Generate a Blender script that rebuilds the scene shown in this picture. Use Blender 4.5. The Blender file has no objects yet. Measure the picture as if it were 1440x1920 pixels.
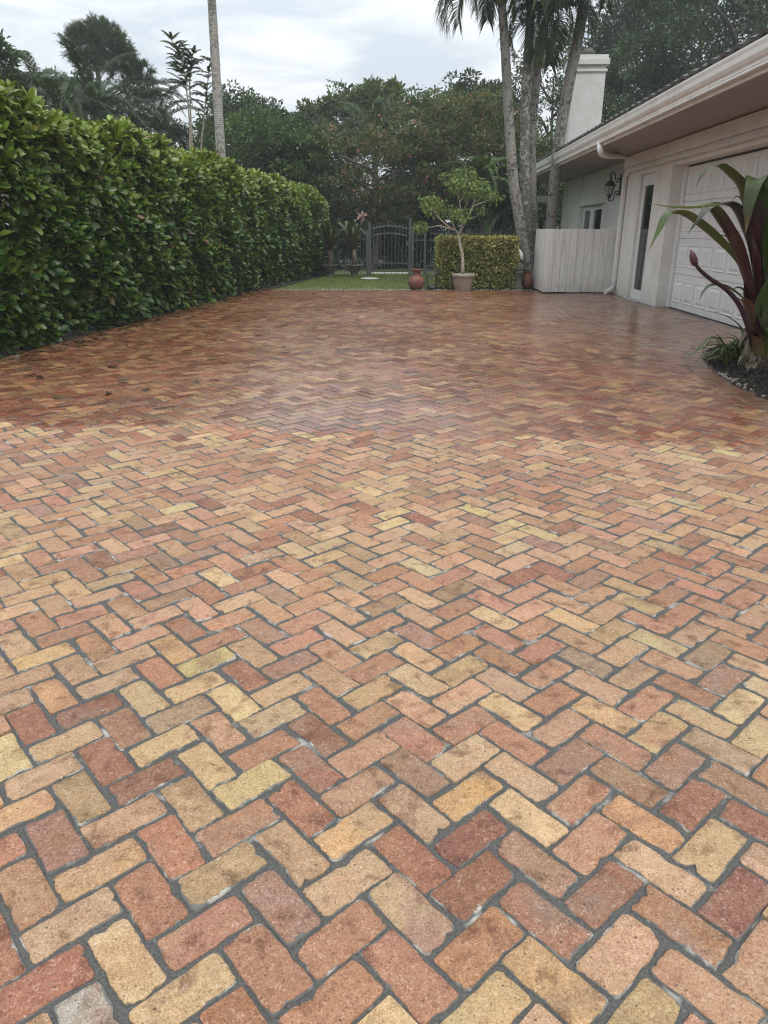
import bpy, bmesh, math, random
import numpy as np
from mathutils import Vector, Matrix

# ------------------------------------------------------------------ camera, sky, sun, exposure
SC = bpy.context.scene
COL = SC.collection
R = math.radians
CAM_H, PITCH, YAW, FPX = 1.35, math.atan2(527.0, 1354.0), R(2.3), 1354.0
cam = bpy.data.cameras.new('camera')
cam_ob = bpy.data.objects.new('camera', cam)
COL.objects.link(cam_ob)
cam.sensor_fit = 'VERTICAL'
cam.sensor_height = 36.0
cam.lens = FPX / 1920.0 * 36.0
cam.clip_start, cam.clip_end = 0.05, 2000
cam_ob.location = (0, 0, CAM_H)
cam_ob.rotation_euler = (math.pi / 2 - PITCH, 0, YAW)
SC.camera = cam_ob

SUN_EL, SUN_AZ = R(58), R(150)          # azimuth measured clockwise from +Y
world = bpy.data.worlds.new('World')
SC.world = world
world.use_nodes = True
wn, wl = world.node_tree.nodes, world.node_tree.links
wn.clear()


def N(nodes, typ, **kw):
    n = nodes.new(typ)
    for k, v in kw.items():
        setattr(n, k, v)
    return n


def world_sky():
    out = N(wn, 'ShaderNodeOutputWorld')
    tc = N(wn, 'ShaderNodeTexCoord')
    sky = N(wn, 'ShaderNodeTexSky', sky_type='NISHITA', sun_disc=False)
    sky.sun_elevation, sky.sun_rotation = SUN_EL, SUN_AZ
    bg_sky = N(wn, 'ShaderNodeBackground')
    bg_sky.inputs['Strength'].default_value = 0.10
    wl.new(sky.outputs[0], bg_sky.inputs[0])
    sep = N(wn, 'ShaderNodeSeparateXYZ')
    wl.new(tc.outputs['Generated'], sep.inputs[0])
    # the cloud deck as a flat layer seen in perspective
    mx = N(wn, 'ShaderNodeMath', operation='MAXIMUM'); mx.inputs[1].default_value = 0.0
    wl.new(sep.outputs[2], mx.inputs[0])
    ad = N(wn, 'ShaderNodeMath', operation='ADD'); ad.inputs[1].default_value = 0.12
    wl.new(mx.outputs[0], ad.inputs[0])
    dx = N(wn, 'ShaderNodeMath', operation='DIVIDE'); dy = N(wn, 'ShaderNodeMath', operation='DIVIDE')
    wl.new(sep.outputs[0], dx.inputs[0]); wl.new(ad.outputs[0], dx.inputs[1])
    wl.new(sep.outputs[1], dy.inputs[0]); wl.new(ad.outputs[0], dy.inputs[1])
    cmb = N(wn, 'ShaderNodeCombineXYZ')
    wl.new(dx.outputs[0], cmb.inputs[0]); wl.new(dy.outputs[0], cmb.inputs[1])
    nz = N(wn, 'ShaderNodeTexNoise'); nz.inputs['Scale'].default_value = 1.7
    nz.inputs['Detail'].default_value = 7; nz.inputs['Roughness'].default_value = 0.55
    nz.inputs['Distortion'].default_value = 0.6
    wl.new(cmb.outputs[0], nz.inputs['Vector'])
    rp = N(wn, 'ShaderNodeValToRGB')
    rp.color_ramp.elements[0].position = 0.40; rp.color_ramp.elements[0].color = (0.61, 0.675, 0.73, 1)
    rp.color_ramp.elements[1].position = 0.60; rp.color_ramp.elements[1].color = (0.88, 0.90, 0.915, 1)
    wl.new(nz.outputs[0], rp.inputs[0])
    # an overcast sky brightens towards the zenith, (1 + 2 sin e) / 3
    gr = N(wn, 'ShaderNodeMath', operation='MULTIPLY_ADD'); gr.inputs[1].default_value = 1.5; gr.inputs[2].default_value = 0.80
    wl.new(mx.outputs[0], gr.inputs[0])
    bg_c = N(wn, 'ShaderNodeBackground')
    wl.new(rp.outputs[0], bg_c.inputs[0]); wl.new(gr.outputs[0], bg_c.inputs[1])
    mix = N(wn, 'ShaderNodeMixShader'); mix.inputs[0].default_value = 0.9
    wl.new(bg_sky.outputs[0], mix.inputs[1]); wl.new(bg_c.outputs[0], mix.inputs[2])
    wl.new(mix.outputs[0], out.inputs[0])


world_sky()
sun = bpy.data.lights.new('sun', 'SUN')
sun.energy, sun.angle, sun.color = 1.5, R(25), (1.0, 0.95, 0.88)
sun_ob = bpy.data.objects.new('sun', sun)
COL.objects.link(sun_ob)
sd = Vector((math.sin(SUN_AZ) * math.cos(SUN_EL), math.cos(SUN_AZ) * math.cos(SUN_EL), math.sin(SUN_EL)))
sun_ob.rotation_euler = sd.to_track_quat('Z', 'Y').to_euler()
sun_ob.location = sd * 60
SC.view_settings.view_transform = 'Standard'
SC.view_settings.look = 'None'
SC.view_settings.exposure = 0.27
SC.view_settings.gamma = 1.0
SC.view_settings.use_curve_mapping = False
SC.cycles.use_denoising = True
SC.cycles.filter_width = 1.15
SC.cycles.max_bounces = 6
SC.cycles.diffuse_bounces = 3
SC.cycles.transparent_max_bounces = 8

# ------------------------------------------------------------------ survey helpers (a point of known depth on a sight line)
_s, _c = math.sin(PITCH), math.cos(PITCH)


def ray(u, v):
    x = (u - 720) / FPX; yd = (v - 960) / FPX
    Y = _c - yd * _s; Z = -(_s + yd * _c)
    return Vector((x * math.cos(YAW) - Y * math.sin(YAW), x * math.sin(YAW) + Y * math.cos(YAW), Z))


def ground(u, v, z=0.0):
    r = ray(u, v); return Vector((0, 0, CAM_H)) + r * ((z - CAM_H) / r.z)


def atY(u, v, Y):
    r = ray(u, v); return Vector((0, 0, CAM_H)) + r * (Y / r.y)


def atX(u, v, X):
    r = ray(u, v); return Vector((0, 0, CAM_H)) + r * (X / r.x)


def project(P):
    """numpy world points -> photo pixels and distance"""
    P = np.asarray(P, float)
    x = P[:, 0] * math.cos(YAW) + P[:, 1] * math.sin(YAW)
    y = -P[:, 0] * math.sin(YAW) + P[:, 1] * math.cos(YAW)
    z = P[:, 2] - CAM_H
    fw = y * _c - z * _s; up = y * _s + z * _c
    fw2 = np.where(fw < 0.05, 0.05, fw)
    return 720 + FPX * x / fw2, 960 - FPX * up / fw2, fw


# ------------------------------------------------------------------ object helpers
def tag(o, label=None, cat=None, group=None, kind=None):
    if label: o['label'] = label
    if cat: o['category'] = cat
    if group: o['group'] = group
    if kind: o['kind'] = kind
    return o


def empty(name, loc, label, cat, group=None):
    o = bpy.data.objects.new(name, None)
    COL.objects.link(o)
    o.location = loc
    o.empty_display_size = 0.1
    return tag(o, label, cat, group)


def link(name, me, mats, parent=None, origin=None):
    o = bpy.data.objects.new(name, me)
    COL.objects.link(o)
    for m in (mats if isinstance(mats, (list, tuple)) else [mats]):
        me.materials.append(m)
    if parent is not None:
        o.parent = parent
        # a thing's Empty stands at its base; a part's mesh is already in world coordinates
        o.matrix_parent_inverse = Matrix.Translation(-parent.location) if parent.type == 'EMPTY' else Matrix.Identity(4)
    return o


def npmesh(name, V, F, smooth=False, attrs=None):
    """V (n,3); F (m,k) array, or a list of such arrays; attrs {name: (n,) floats or (n,3) colours}"""
    me = bpy.data.meshes.new(name)
    V = np.asarray(V, np.float32)
    Fs = F if isinstance(F, list) else [F]
    Fs = [np.asarray(f, np.int32) for f in Fs if len(f)]
    me.vertices.add(len(V)); me.vertices.foreach_set('co', V.ravel())
    loops = np.concatenate([f.ravel() for f in Fs])
    tot = np.concatenate([np.full(len(f), f.shape[1], np.int32) for f in Fs])
    start = np.concatenate([[0], np.cumsum(tot)[:-1]]).astype(np.int32)
    me.loops.add(len(loops)); me.loops.foreach_set('vertex_index', loops)
    me.polygons.add(len(tot)); me.polygons.foreach_set('loop_start', start); me.polygons.foreach_set('loop_total', tot)
    me.polygons.foreach_set('use_smooth', np.full(len(tot), bool(smooth)))
    for k, a in (attrs or {}).items():
        a = np.asarray(a, np.float32)
        if a.ndim == 1:
            at = me.attributes.new(k, 'FLOAT', 'POINT'); at.data.foreach_set('value', a)
        else:
            at = me.attributes.new(k, 'FLOAT_COLOR', 'POINT')
            at.data.foreach_set('color', np.concatenate([a, np.ones((len(a), 1), np.float32)], 1).ravel())
    me.update(calc_edges=True)
    return me


class MB:
    """collects simple solids; build() links them as ONE mesh object"""
    def __init__(s): s.v = []; s.f = []; s.sm = []

    def add(s, vs, fs, smooth=False):
        b = len(s.v); s.v += [tuple(p) for p in vs]
        for f in fs:
            s.f.append(tuple(i + b for i in f)); s.sm.append(smooth)
        return s

    def box(s, x0, x1, y0, y1, z0, z1, M=None):
        vs = [Vector((x, y, z)) for z in (z0, z1) for x, y in ((x0, y0), (x1, y0), (x1, y1), (x0, y1))]
        if M is not None: vs = [M @ p for p in vs]
        return s.add(vs, [(3, 2, 1, 0), (4, 5, 6, 7), (0, 1, 5, 4), (1, 2, 6, 5), (2, 3, 7, 6), (3, 0, 4, 7)])

    def tube(s, pts, rad, n=8, cap=True, squash=None):
        pts = [Vector(p) for p in pts]
        if not hasattr(rad, '__len__'): rad = [rad] * len(pts)
        vs = []; fs = []
        ref = None
        for i, p in enumerate(pts):
            d = (pts[min(i + 1, len(pts) - 1)] - pts[max(i - 1, 0)]).normalized()
            if ref is None:
                ref = Vector((0, 0, 1)) if abs(d.z) < 0.9 else Vector((1, 0, 0))
            x = (ref - d * ref.dot(d))
            x = x.normalized() if x.length > 1e-5 else d.orthogonal().normalized()
            y = d.cross(x); ref = x
            for k in range(n):
                a = 2 * math.pi * k / n
                vs.append(p + x * (math.cos(a) * rad[i]) + y * (math.sin(a) * rad[i] * (squash or 1)))
        for i in range(len(pts) - 1):
            for k in range(n):
                a, b = i * n + k, i * n + (k + 1) % n
                fs.append((a, b, b + n, a + n))
        s.add(vs, fs, True)
        if cap:
            L = len(pts) - 1
            b = len(s.v) - len(vs)
            s.f.append(tuple(b + k for k in reversed(range(n)))); s.sm.append(False)
            s.f.append(tuple(b + L * n + k for k in range(n))); s.sm.append(False)
        return s

    def lathe(s, prof, c=(0, 0, 0), n=20, smooth=True, wob=0.0, seed=0):
        rg = random.Random(seed); cx, cy, cz = c; vs = []; fs = []
        ph = rg.random() * 6
        for r, z in prof:
            for k in range(n):
                a = 2 * math.pi * k / n
                rr = r * (1 + wob * math.sin(2 * a + ph + z * 3))
                vs.append((cx + rr * math.cos(a), cy + rr * math.sin(a), cz + z))
        for i in range(len(prof) - 1):
            for k in range(n):
                a, b = i * n + k, i * n + (k + 1) % n
                fs.append((a, b, b + n, a + n))
        s.add(vs, fs, smooth)
        b = len(s.v) - len(vs)
        s.f.append(tuple(b + k for k in reversed(range(n)))); s.sm.append(False)
        L = len(prof) - 1
        s.f.append(tuple(b + L * n + k for k in range(n))); s.sm.append(False)
        return s

    def build(s, name, mat, parent=None, bevel=0.0, seg=2):
        me = bpy.data.meshes.new(name)
        me.from_pydata(s.v, [], s.f)
        me.polygons.foreach_set('use_smooth', s.sm)
        me.update()
        o = link(name, me, mat, parent)
        if bevel:
            b = o.modifiers.new('bevel', 'BEVEL'); b.width = bevel; b.segments = seg; b.limit_method = 'ANGLE'
        return o


def smoothpts(pts, k=4):
    """Catmull-Rom through points (any dimension)"""
    P = [np.array(p, float) for p in pts]
    P = [2 * P[0] - P[1]] + P + [2 * P[-1] - P[-2]]
    out = []
    for i in range(1, len(P) - 2):
        for j in range(k):
            t = j / k
            out.append(0.5 * ((2 * P[i]) + (-P[i - 1] + P[i + 1]) * t + (2 * P[i - 1] - 5 * P[i] + 4 * P[i + 1] - P[i + 2]) * t * t
                              + (-P[i - 1] + 3 * P[i] - 3 * P[i + 1] + P[i + 2]) * t ** 3))
    out.append(P[-2])
    return out


# ------------------------------------------------------------------ materials
def lin(*c):
    return tuple(((x / 255) / 12.92 if x / 255 <= 0.04045 else ((x / 255 + 0.055) / 1.055) ** 2.4) for x in c)


def newmat(name):
    m = bpy.data.materials.new(name); m.use_nodes = True
    nt = m.node_tree; nt.nodes.clear()
    out = N(nt.nodes, 'ShaderNodeOutputMaterial'); p = N(nt.nodes, 'ShaderNodeBsdfPrincipled')
    nt.links.new(p.outputs[0], out.inputs[0])
    return m, nt.nodes, nt.links, p, out


def noise(nd, lk, vec, scale, detail=4, rough=0.55, dist=0.0):
    n = N(nd, 'ShaderNodeTexNoise')
    n.inputs['Scale'].default_value = scale; n.inputs['Detail'].default_value = detail
    n.inputs['Roughness'].default_value = rough; n.inputs['Distortion'].default_value = dist
    if vec is not None: lk.new(vec, n.inputs['Vector'])
    return n.outputs[0]


def maprange(nd, lk, val, a, b, c=0.0, d=1.0, smooth=False):
    n = N(nd, 'ShaderNodeMapRange'); n.clamp = True
    if smooth: n.interpolation_type = 'SMOOTHSTEP'
    lk.new(val, n.inputs[0])
    for i, x in enumerate((a, b, c, d)): n.inputs[i + 1].default_value = x
    return n.outputs[0]


def math2(nd, lk, op, a, b=None, c=None):
    n = N(nd, 'ShaderNodeMath', operation=op)
    for i, x in enumerate((a, b, c)):
        if x is None: continue
        if isinstance(x, (int, float)): n.inputs[i].default_value = x
        else: lk.new(x, n.inputs[i])
    return n.outputs[0]


def mixc(nd, lk, fac, a, b, blend='MIX'):
    n = N(nd, 'ShaderNodeMix', data_type='RGBA', blend_type=blend)
    if isinstance(fac, (int, float)): n.inputs[0].default_value = fac
    else: lk.new(fac, n.inputs[0])
    for i, x in ((6, a), (7, b)):
        if isinstance(x, tuple): n.inputs[i].default_value = (*x[:3], 1)
        else: lk.new(x, n.inputs[i])
    return n.outputs[2]


def bump(nd, lk, p, h, strength=0.3, dist=0.01):
    b = N(nd, 'ShaderNodeBump'); b.inputs['Strength'].default_value = strength; b.inputs['Distance'].default_value = dist
    lk.new(h, b.inputs['Height']); lk.new(b.outputs[0], p.inputs['Normal'])
    return b


def pmat(name, c1, c2=None, scale=6.0, rough=0.6, bscale=60, bst=0.2, bdist=0.004, dirt=None, dscale=2.0, damt=0.5, metal=0.0, spec=0.5, stretch=None, splash=0.0):
    m, nd, lk, p, _ = newmat(name)
    g = N(nd, 'ShaderNodeNewGeometry'); vec = g.outputs['Position']
    if stretch:
        mp = N(nd, 'ShaderNodeMapping'); mp.inputs['Scale'].default_value = stretch; lk.new(vec, mp.inputs[0]); vec = mp.outputs[0]
    c2 = c2 or tuple(x * 0.8 for x in c1)
    n1 = noise(nd, lk, vec, scale, 6)
    col = mixc(nd, lk, maprange(nd, lk, n1, 0.35, 0.65), c1, c2)
    if dirt:
        n2 = noise(nd, lk, vec, dscale, 8, 0.65)
        col = mixc(nd, lk, maprange(nd, lk, n2, 0.5, 0.72, 0, damt), col, dirt)
    if splash:
        sz = N(nd, 'ShaderNodeSeparateXYZ'); lk.new(g.outputs['Position'], sz.inputs[0])
        n9 = noise(nd, lk, g.outputs['Position'], 9, 6, 0.7)
        f = math2(nd, lk, 'MULTIPLY', maprange(nd, lk, sz.outputs[2], 0.0, 0.42, 1, 0), maprange(nd, lk, n9, 0.34, 0.6, 0.1, splash))
        col = mixc(nd, lk, f, col, (0.20, 0.155, 0.12))
        n10 = N(nd, 'ShaderNodeMapping'); n10.inputs['Scale'].default_value = (9, 9, 0.35); lk.new(g.outputs['Position'], n10.inputs[0])
        st_ = noise(nd, lk, n10.outputs[0], 1.0, 5, 0.65)
        col = mixc(nd, lk, maprange(nd, lk, st_, 0.54, 0.70, 0, 0.22), col, mixc(nd, lk, 1.0, col, (0.68, 0.65, 0.60), 'MULTIPLY'))
    lk.new(col, p.inputs['Base Color'])
    p.inputs['Roughness'].default_value = rough; p.inputs['Metallic'].default_value = metal
    p.inputs['Specular IOR Level'].default_value = spec
    if bst: bump(nd, lk, p, noise(nd, lk, vec, bscale, 4), bst, bdist)
    return m


def leafmat(name, rough=0.45, trans=0.25, spec=0.4, tint=(1.3, 1.25, 0.6)):
    m, nd, lk, p, out = newmat(name)
    a = N(nd, 'ShaderNodeAttribute', attribute_name='Col')
    lk.new(a.outputs['Color'], p.inputs['Base Color'])
    p.inputs['Roughness'].default_value = rough; p.inputs['Specular IOR Level'].default_value = spec
    t = N(nd, 'ShaderNodeBsdfTranslucent')
    lk.new(mixc(nd, lk, 1.0, a.outputs['Color'], tint, 'MULTIPLY'), t.inputs[0])
    mx = N(nd, 'ShaderNodeMixShader'); mx.inputs[0].default_value = trans
    lk.new(p.outputs[0], mx.inputs[1]); lk.new(t.outputs[0], mx.inputs[2]); lk.new(mx.outputs[0], out.inputs[0])
    return m


def wet_mask(nd, lk, pos):
    """the hosed-down part of the drive: its ragged edge runs across at about five metres"""
    s = N(nd, 'ShaderNodeSeparateXYZ'); lk.new(pos, s.inputs[0])
    n = noise(nd, lk, pos, 1.6, 5, 0.6)
    n2 = noise(nd, lk, pos, 11.0, 3, 0.6)
    y = math2(nd, lk, 'MULTIPLY_ADD', n, 0.9, s.outputs[1])
    y = math2(nd, lk, 'MULTIPLY_ADD', n2, 0.7, y)
    y = math2(nd, lk, 'MULTIPLY_ADD', s.outputs[0], 0.08, y)
    w = maprange(nd, lk, y, 5.70, 5.88, 0, 1, True)
    dry = noise(nd, lk, pos, 0.55, 4, 0.6)
    return math2(nd, lk, 'MULTIPLY', w, maprange(nd, lk, dry, 0.45, 0.68, 1.0, 0.78))


def brick_material():
    m, nd, lk, p, out = newmat('reclaimed_brick')
    g = N(nd, 'ShaderNodeNewGeometry'); pos = g.outputs['Position']
    a1 = N(nd, 'ShaderNodeAttribute', attribute_name='Col').outputs['Color']
    a2 = N(nd, 'ShaderNodeAttribute', attribute_name='Mottle').outputs['Color']
    ed = N(nd, 'ShaderNodeAttribute', attribute_name='Edge').outputs['Fac']
    sd_ = N(nd, 'ShaderNodeAttribute', attribute_name='Seed').outputs['Fac']
    cb = N(nd, 'ShaderNodeCombineXYZ'); lk.new(sd_, cb.inputs[2])
    va = N(nd, 'ShaderNodeVectorMath', operation='ADD'); lk.new(pos, va.inputs[0]); lk.new(cb.outputs[0], va.inputs[1])
    v = va.outputs[0]
    # mottling, kiln flashes
    n1 = noise(nd, lk, v, 9, 5, 0.6, 0.8)
    col = mixc(nd, lk, maprange(nd, lk, n1, 0.42, 0.70), a1, a2)
    n1b = noise(nd, lk, v, 38, 4, 0.65)
    col = mixc(nd, lk, maprange(nd, lk, n1b, 0.35, 0.7, 0.0, 0.5), col, mixc(nd, lk, 1.0, col, (0.74, 0.72, 0.70), 'MULTIPLY'))
    # burnt and oily spots, scraped streaks
    n7 = noise(nd, lk, v, 17, 3, 0.5, 0.4)
    col = mixc(nd, lk, maprange(nd, lk, n7, 0.56, 0.70, 0, 0.8), col, mixc(nd, lk, 1.0, col, (0.48, 0.40, 0.36), 'MULTIPLY'))
    n8 = noise(nd, lk, v, 90, 4, 0.7, 1.5)
    col = mixc(nd, lk, maprange(nd, lk, n8, 0.52, 0.64, 0, 0.8), col, mixc(nd, lk, 1.0, col, (0.62, 0.56, 0.52), 'MULTIPLY'))
    col = mixc(nd, lk, maprange(nd, lk, n8, 0.34, 0.45, 0.7, 0), col, mixc(nd, lk, 0.5, mixc(nd, lk, 1.0, col, (1.3, 1.3, 1.3), 'MULTIPLY'), (0.50, 0.42, 0.34)))
    # grit: pale specks and dark pits
    n2 = noise(nd, lk, v, 260, 3, 0.7)
    col = mixc(nd, lk, maprange(nd, lk, n2, 0.52, 0.66, 0, 0.75), col, mixc(nd, lk, 1.0, col, (1.35, 1.4, 1.45), 'MULTIPLY'))
    col = mixc(nd, lk, maprange(nd, lk, n2, 0.34, 0.47, 0.85, 0.0), col, mixc(nd, lk, 1.0, col, (0.55, 0.5, 0.47), 'MULTIPLY'))
    vo = N(nd, 'ShaderNodeTexVoronoi'); vo.inputs['Scale'].default_value = 78; lk.new(v, vo.inputs['Vector'])
    vr = N(nd, 'ShaderNodeSeparateColor'); lk.new(vo.outputs['Color'], vr.inputs[0])
    near = maprange(nd, lk, math2(nd, lk, 'MULTIPLY_ADD', n1b, 0.35, vo.outputs['Distance']), 0.24, 0.38, 1, 0)
    pit = math2(nd, lk, 'MULTIPLY', near, maprange(nd, lk, vr.outputs[0], 0.55, 0.85))
    speck = math2(nd, lk, 'MULTIPLY', near, maprange(nd, lk, vr.outputs[1], 0.90, 1.0))
    col = mixc(nd, lk, math2(nd, lk, 'MULTIPLY', pit, 0.9), col, (0.06, 0.045, 0.035))
    col = mixc(nd, lk, math2(nd, lk, 'MULTIPLY', speck, 0.5), col, (0.62, 0.56, 0.48))
    # mortar smeared over chipped rims
    n3 = noise(nd, lk, v, 55, 5, 0.7)
    n4 = noise(nd, lk, v, 8, 3, 0.6)
    sm = math2(nd, lk, 'MULTIPLY_ADD', n3, 1.0, math2(nd, lk, 'MULTIPLY_ADD', n4, 1.5, math2(nd, lk, 'MULTIPLY', ed, 0.75)))
    smear = maprange(nd, lk, sm, 1.80, 1.90)
    n5 = noise(nd, lk, v, 14, 4, 0.6)
    mcol = mixc(nd, lk, maprange(nd, lk, n5, 0.53, 0.64), (0.12, 0.122, 0.115), (0.40, 0.38, 0.34))
    col = mixc(nd, lk, smear, col, mcol)
    # broad grime over many bricks
    n6 = noise(nd, lk, pos, 1.3, 5, 0.6)
    col = mixc(nd, lk, maprange(nd, lk, n6, 0.48, 0.72, 0, 0.5), col, mixc(nd, lk, 1.0, col, (0.68, 0.66, 0.66), 'MULTIPLY'))
    wet = wet_mask(nd, lk, pos)
    wcol = mixc(nd, lk, 1.0, col, (0.74, 0.60, 0.55), 'MULTIPLY')
    hs = N(nd, 'ShaderNodeHueSaturation'); hs.inputs['Saturation'].default_value = 1.0; lk.new(wcol, hs.inputs['Color'])
    col = mixc(nd, lk, wet, col, hs.outputs[0])
    lk.new(col, p.inputs['Base Color'])
    film = noise(nd, lk, pos, 1.1, 4, 0.6)
    film2 = noise(nd, lk, v, 20, 3, 0.6)
    rw = math2(nd, lk, 'ADD', maprange(nd, lk, film, 0.35, 0.65, 0.26, 0.13), maprange(nd, lk, film2, 0.3, 0.7, 0.0, 0.12))
    rmix = N(nd, 'ShaderNodeMix'); lk.new(wet, rmix.inputs[0]); rmix.inputs[2].default_value = 0.85; lk.new(rw, rmix.inputs[3])
    lk.new(rmix.outputs[0], p.inputs['Roughness'])
    p.inputs['Specular IOR Level'].default_value = 0.5
    lk.new(math2(nd, lk, 'MULTIPLY', wet, 0.5), p.inputs['Coat Weight']); p.inputs['Coat IOR'].default_value = 1.33; p.inputs['Coat Roughness'].default_value = 0.18
    h = math2(nd, lk, 'MULTIPLY_ADD', n2, 0.35, math2(nd, lk, 'MULTIPLY', n1b, 0.6))
    h = math2(nd, lk, 'MULTIPLY_ADD', pit, -0.7, h)
    h = math2(nd, lk, 'MULTIPLY_ADD', smear, -0.25, h)
    b = bump(nd, lk, p, h, 0.55, 0.004)
    lk.new(maprange(nd, lk, wet, 0, 1, 0.8, 0.12), b.inputs['Strength'])
    return m


def mortar_material():
    m, nd, lk, p, out = newmat('mortar')
    g = N(nd, 'ShaderNodeNewGeometry'); pos = g.outputs['Position']
    n1 = noise(nd, lk, pos, 5, 5, 0.6); n2 = noise(nd, lk, pos, 160, 3, 0.6); n3 = noise(nd, lk, pos, 30, 4, 0.6)
    col = mixc(nd, lk, maprange(nd, lk, n2, 0.3, 0.7), (0.045, 0.045, 0.042), (0.105, 0.103, 0.096))
    col = mixc(nd, lk, maprange(nd, lk, n1, 0.58, 0.68, 0, 0.9), col, mixc(nd, lk, n3, (0.22, 0.21, 0.19), (0.55, 0.53, 0.48)))
    wet = wet_mask(nd, lk, pos)
    dust = mixc(nd, lk, maprange(nd, lk, n3, 0.35, 0.65), (0.085, 0.058, 0.046), (0.17, 0.115, 0.085))
    col = mixc(nd, lk, maprange(nd, lk, wet, 0, 1, 0, 0.8), col, dust)
    lk.new(col, p.inputs['Base Color'])
    r = N(nd, 'ShaderNodeMix'); lk.new(wet, r.inputs[0]); r.inputs[2].default_value = 0.9; r.inputs[3].default_value = 0.3
    lk.new(r.outputs[0], p.inputs['Roughness'])
    bump(nd, lk, p, math2(nd, lk, 'ADD', n2, n3), 0.5, 0.004)
    return m


def palm_bark(name, c1, c2, c3, ring=9.0):
    m, nd, lk, p, out = newmat(name)
    g = N(nd, 'ShaderNodeNewGeometry'); pos = g.outputs['Position']
    n1 = noise(nd, lk, pos, 14, 6, 0.65); n2 = noise(nd, lk, pos, 3, 4, 0.6); n3 = noise(nd, lk, pos, 40, 4, 0.6)
    col = mixc(nd, lk, maprange(nd, lk, n3, 0.35, 0.65), c1, c2)
    col = mixc(nd, lk, maprange(nd, lk, math2(nd, lk, 'MULTIPLY_ADD', n2, 0.6, n1), 0.80, 0.92), col, c3)
    w = N(nd, 'ShaderNodeTexWave', wave_type='BANDS', bands_direction='Z'); w.inputs['Scale'].default_value = ring
    w.inputs['Distortion'].default_value = 1.5; w.inputs['Detail'].default_value = 2; lk.new(pos, w.inputs['Vector'])
    rg = maprange(nd, lk, w.outputs['Fac'], 0.0, 0.25, 0.35, 0.0)
    col = mixc(nd, lk, rg, col, mixc(nd, lk, 1.0, col, (0.5, 0.48, 0.45), 'MULTIPLY'))
    lk.new(col, p.inputs['Base Color']); p.inputs['Roughness'].default_value = 0.85
    bump(nd, lk, p, math2(nd, lk, 'ADD', n3, w.outputs['Fac']), 0.4, 0.015)
    return m


M = {}
M['brick'] = brick_material()
M['mortar'] = mortar_material()
M['hedge_leaf'] = leafmat('hedge_leaf', 0.34, 0.18, 0.45)
M['leaf'] = leafmat('leaf', 0.5, 0.25, 0.3)
M['far_leaf'] = leafmat('far_leaf', 0.6, 0.22, 0.2)
M['strap_leaf'] = leafmat('strap_leaf', 0.38, 0.15, 0.4)
def streaks(m):
    nd, lk = m.node_tree.nodes, m.node_tree.links
    p = [q for q in nd if q.type == 'BSDF_PRINCIPLED'][0]; a = [q for q in nd if q.type == 'ATTRIBUTE'][0]
    g = N(nd, 'ShaderNodeNewGeometry')
    n1 = noise(nd, lk, g.outputs['Position'], 28, 5, 0.7, 1.0); n2 = noise(nd, lk, g.outputs['Position'], 6, 3, 0.6)
    c = mixc(nd, lk, maprange(nd, lk, n1, 0.4, 0.65, 0, 0.6), a.outputs['Color'], mixc(nd, lk, 1.0, a.outputs['Color'], (0.55, 0.6, 0.6), 'MULTIPLY'))
    c = mixc(nd, lk, maprange(nd, lk, n2, 0.58, 0.7, 0, 0.45), c, (0.16, 0.13, 0.05))
    lk.new(c, p.inputs['Base Color'])
    bump(nd, lk, p, n1, 0.35, 0.006)
streaks(M['strap_leaf'])
M['grass'] = leafmat('grass_blade', 0.6, 0.25, 0.2)
M['palm_bark'] = palm_bark('palm_bark', (0.30, 0.285, 0.25), (0.20, 0.19, 0.165), (0.075, 0.072, 0.062))
M['palm_bark_mossy'] = palm_bark('palm_bark_mossy', (0.16, 0.15, 0.125), (0.10, 0.095, 0.08), (0.40, 0.39, 0.35))
M['palm_bark_pale'] = palm_bark('palm_bark_pale', (0.38, 0.36, 0.32), (0.27, 0.255, 0.225), (0.13, 0.12, 0.105), 6.0)
M['bark'] = pmat('bark', (0.10, 0.085, 0.065), (0.05, 0.042, 0.035), 12, 0.9, 30, 0.5, 0.01)
M['pale_bark'] = pmat('pale_bark', (0.42, 0.37, 0.29), (0.26, 0.22, 0.17), 18, 0.85, 50, 0.3, 0.004)
M['crownshaft'] = pmat('crownshaft', (0.17, 0.20, 0.07), (0.10, 0.13, 0.05), 8, 0.5, 40, 0.1)
M['stucco'] = pmat('stucco', (0.75, 0.74, 0.70), (0.69, 0.68, 0.64), 3, 0.85, 55, 0.5, 0.006, (0.45, 0.42, 0.36), 1.6, 0.35, splash=0.4)
M['stucco_white'] = pmat('stucco_white', (0.62, 0.615, 0.59), (0.56, 0.555, 0.53), 3, 0.85, 50, 0.45, 0.006, (0.50, 0.48, 0.42), 1.5, 0.45)
M['board_paint'] = pmat('board_paint', (0.77, 0.76, 0.72), (0.69, 0.68, 0.64), 5, 0.6, 40, 0.25, 0.003, (0.40, 0.38, 0.32), 2.2, 0.5, stretch=(6, 6, 0.7), splash=0.4)
M['gutter_paint'] = pmat('gutter_paint', (0.76, 0.75, 0.72), (0.70, 0.69, 0.66), 4, 0.4, 10, 0.0, dirt=(0.38, 0.34, 0.28), dscale=2.5, damt=0.35)
M['door_paint'] = pmat('door_paint', (0.78, 0.785, 0.78), (0.74, 0.745, 0.74), 3, 0.42, 30, 0.05, 0.002, (0.62, 0.61, 0.58), 1.4, 0.3, splash=0.2)
M['soffit_paint'] = pmat('soffit_paint', (0.31, 0.27, 0.24), (0.28, 0.24, 0.21), 2, 0.8, 40, 0.15)
M['roof_tile'] = pmat('roof_tile', (0.10, 0.095, 0.088), (0.05, 0.048, 0.045), 5, 0.85, 40, 0.5, 0.01, (0.20, 0.19, 0.16), 6, 0.5)
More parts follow.
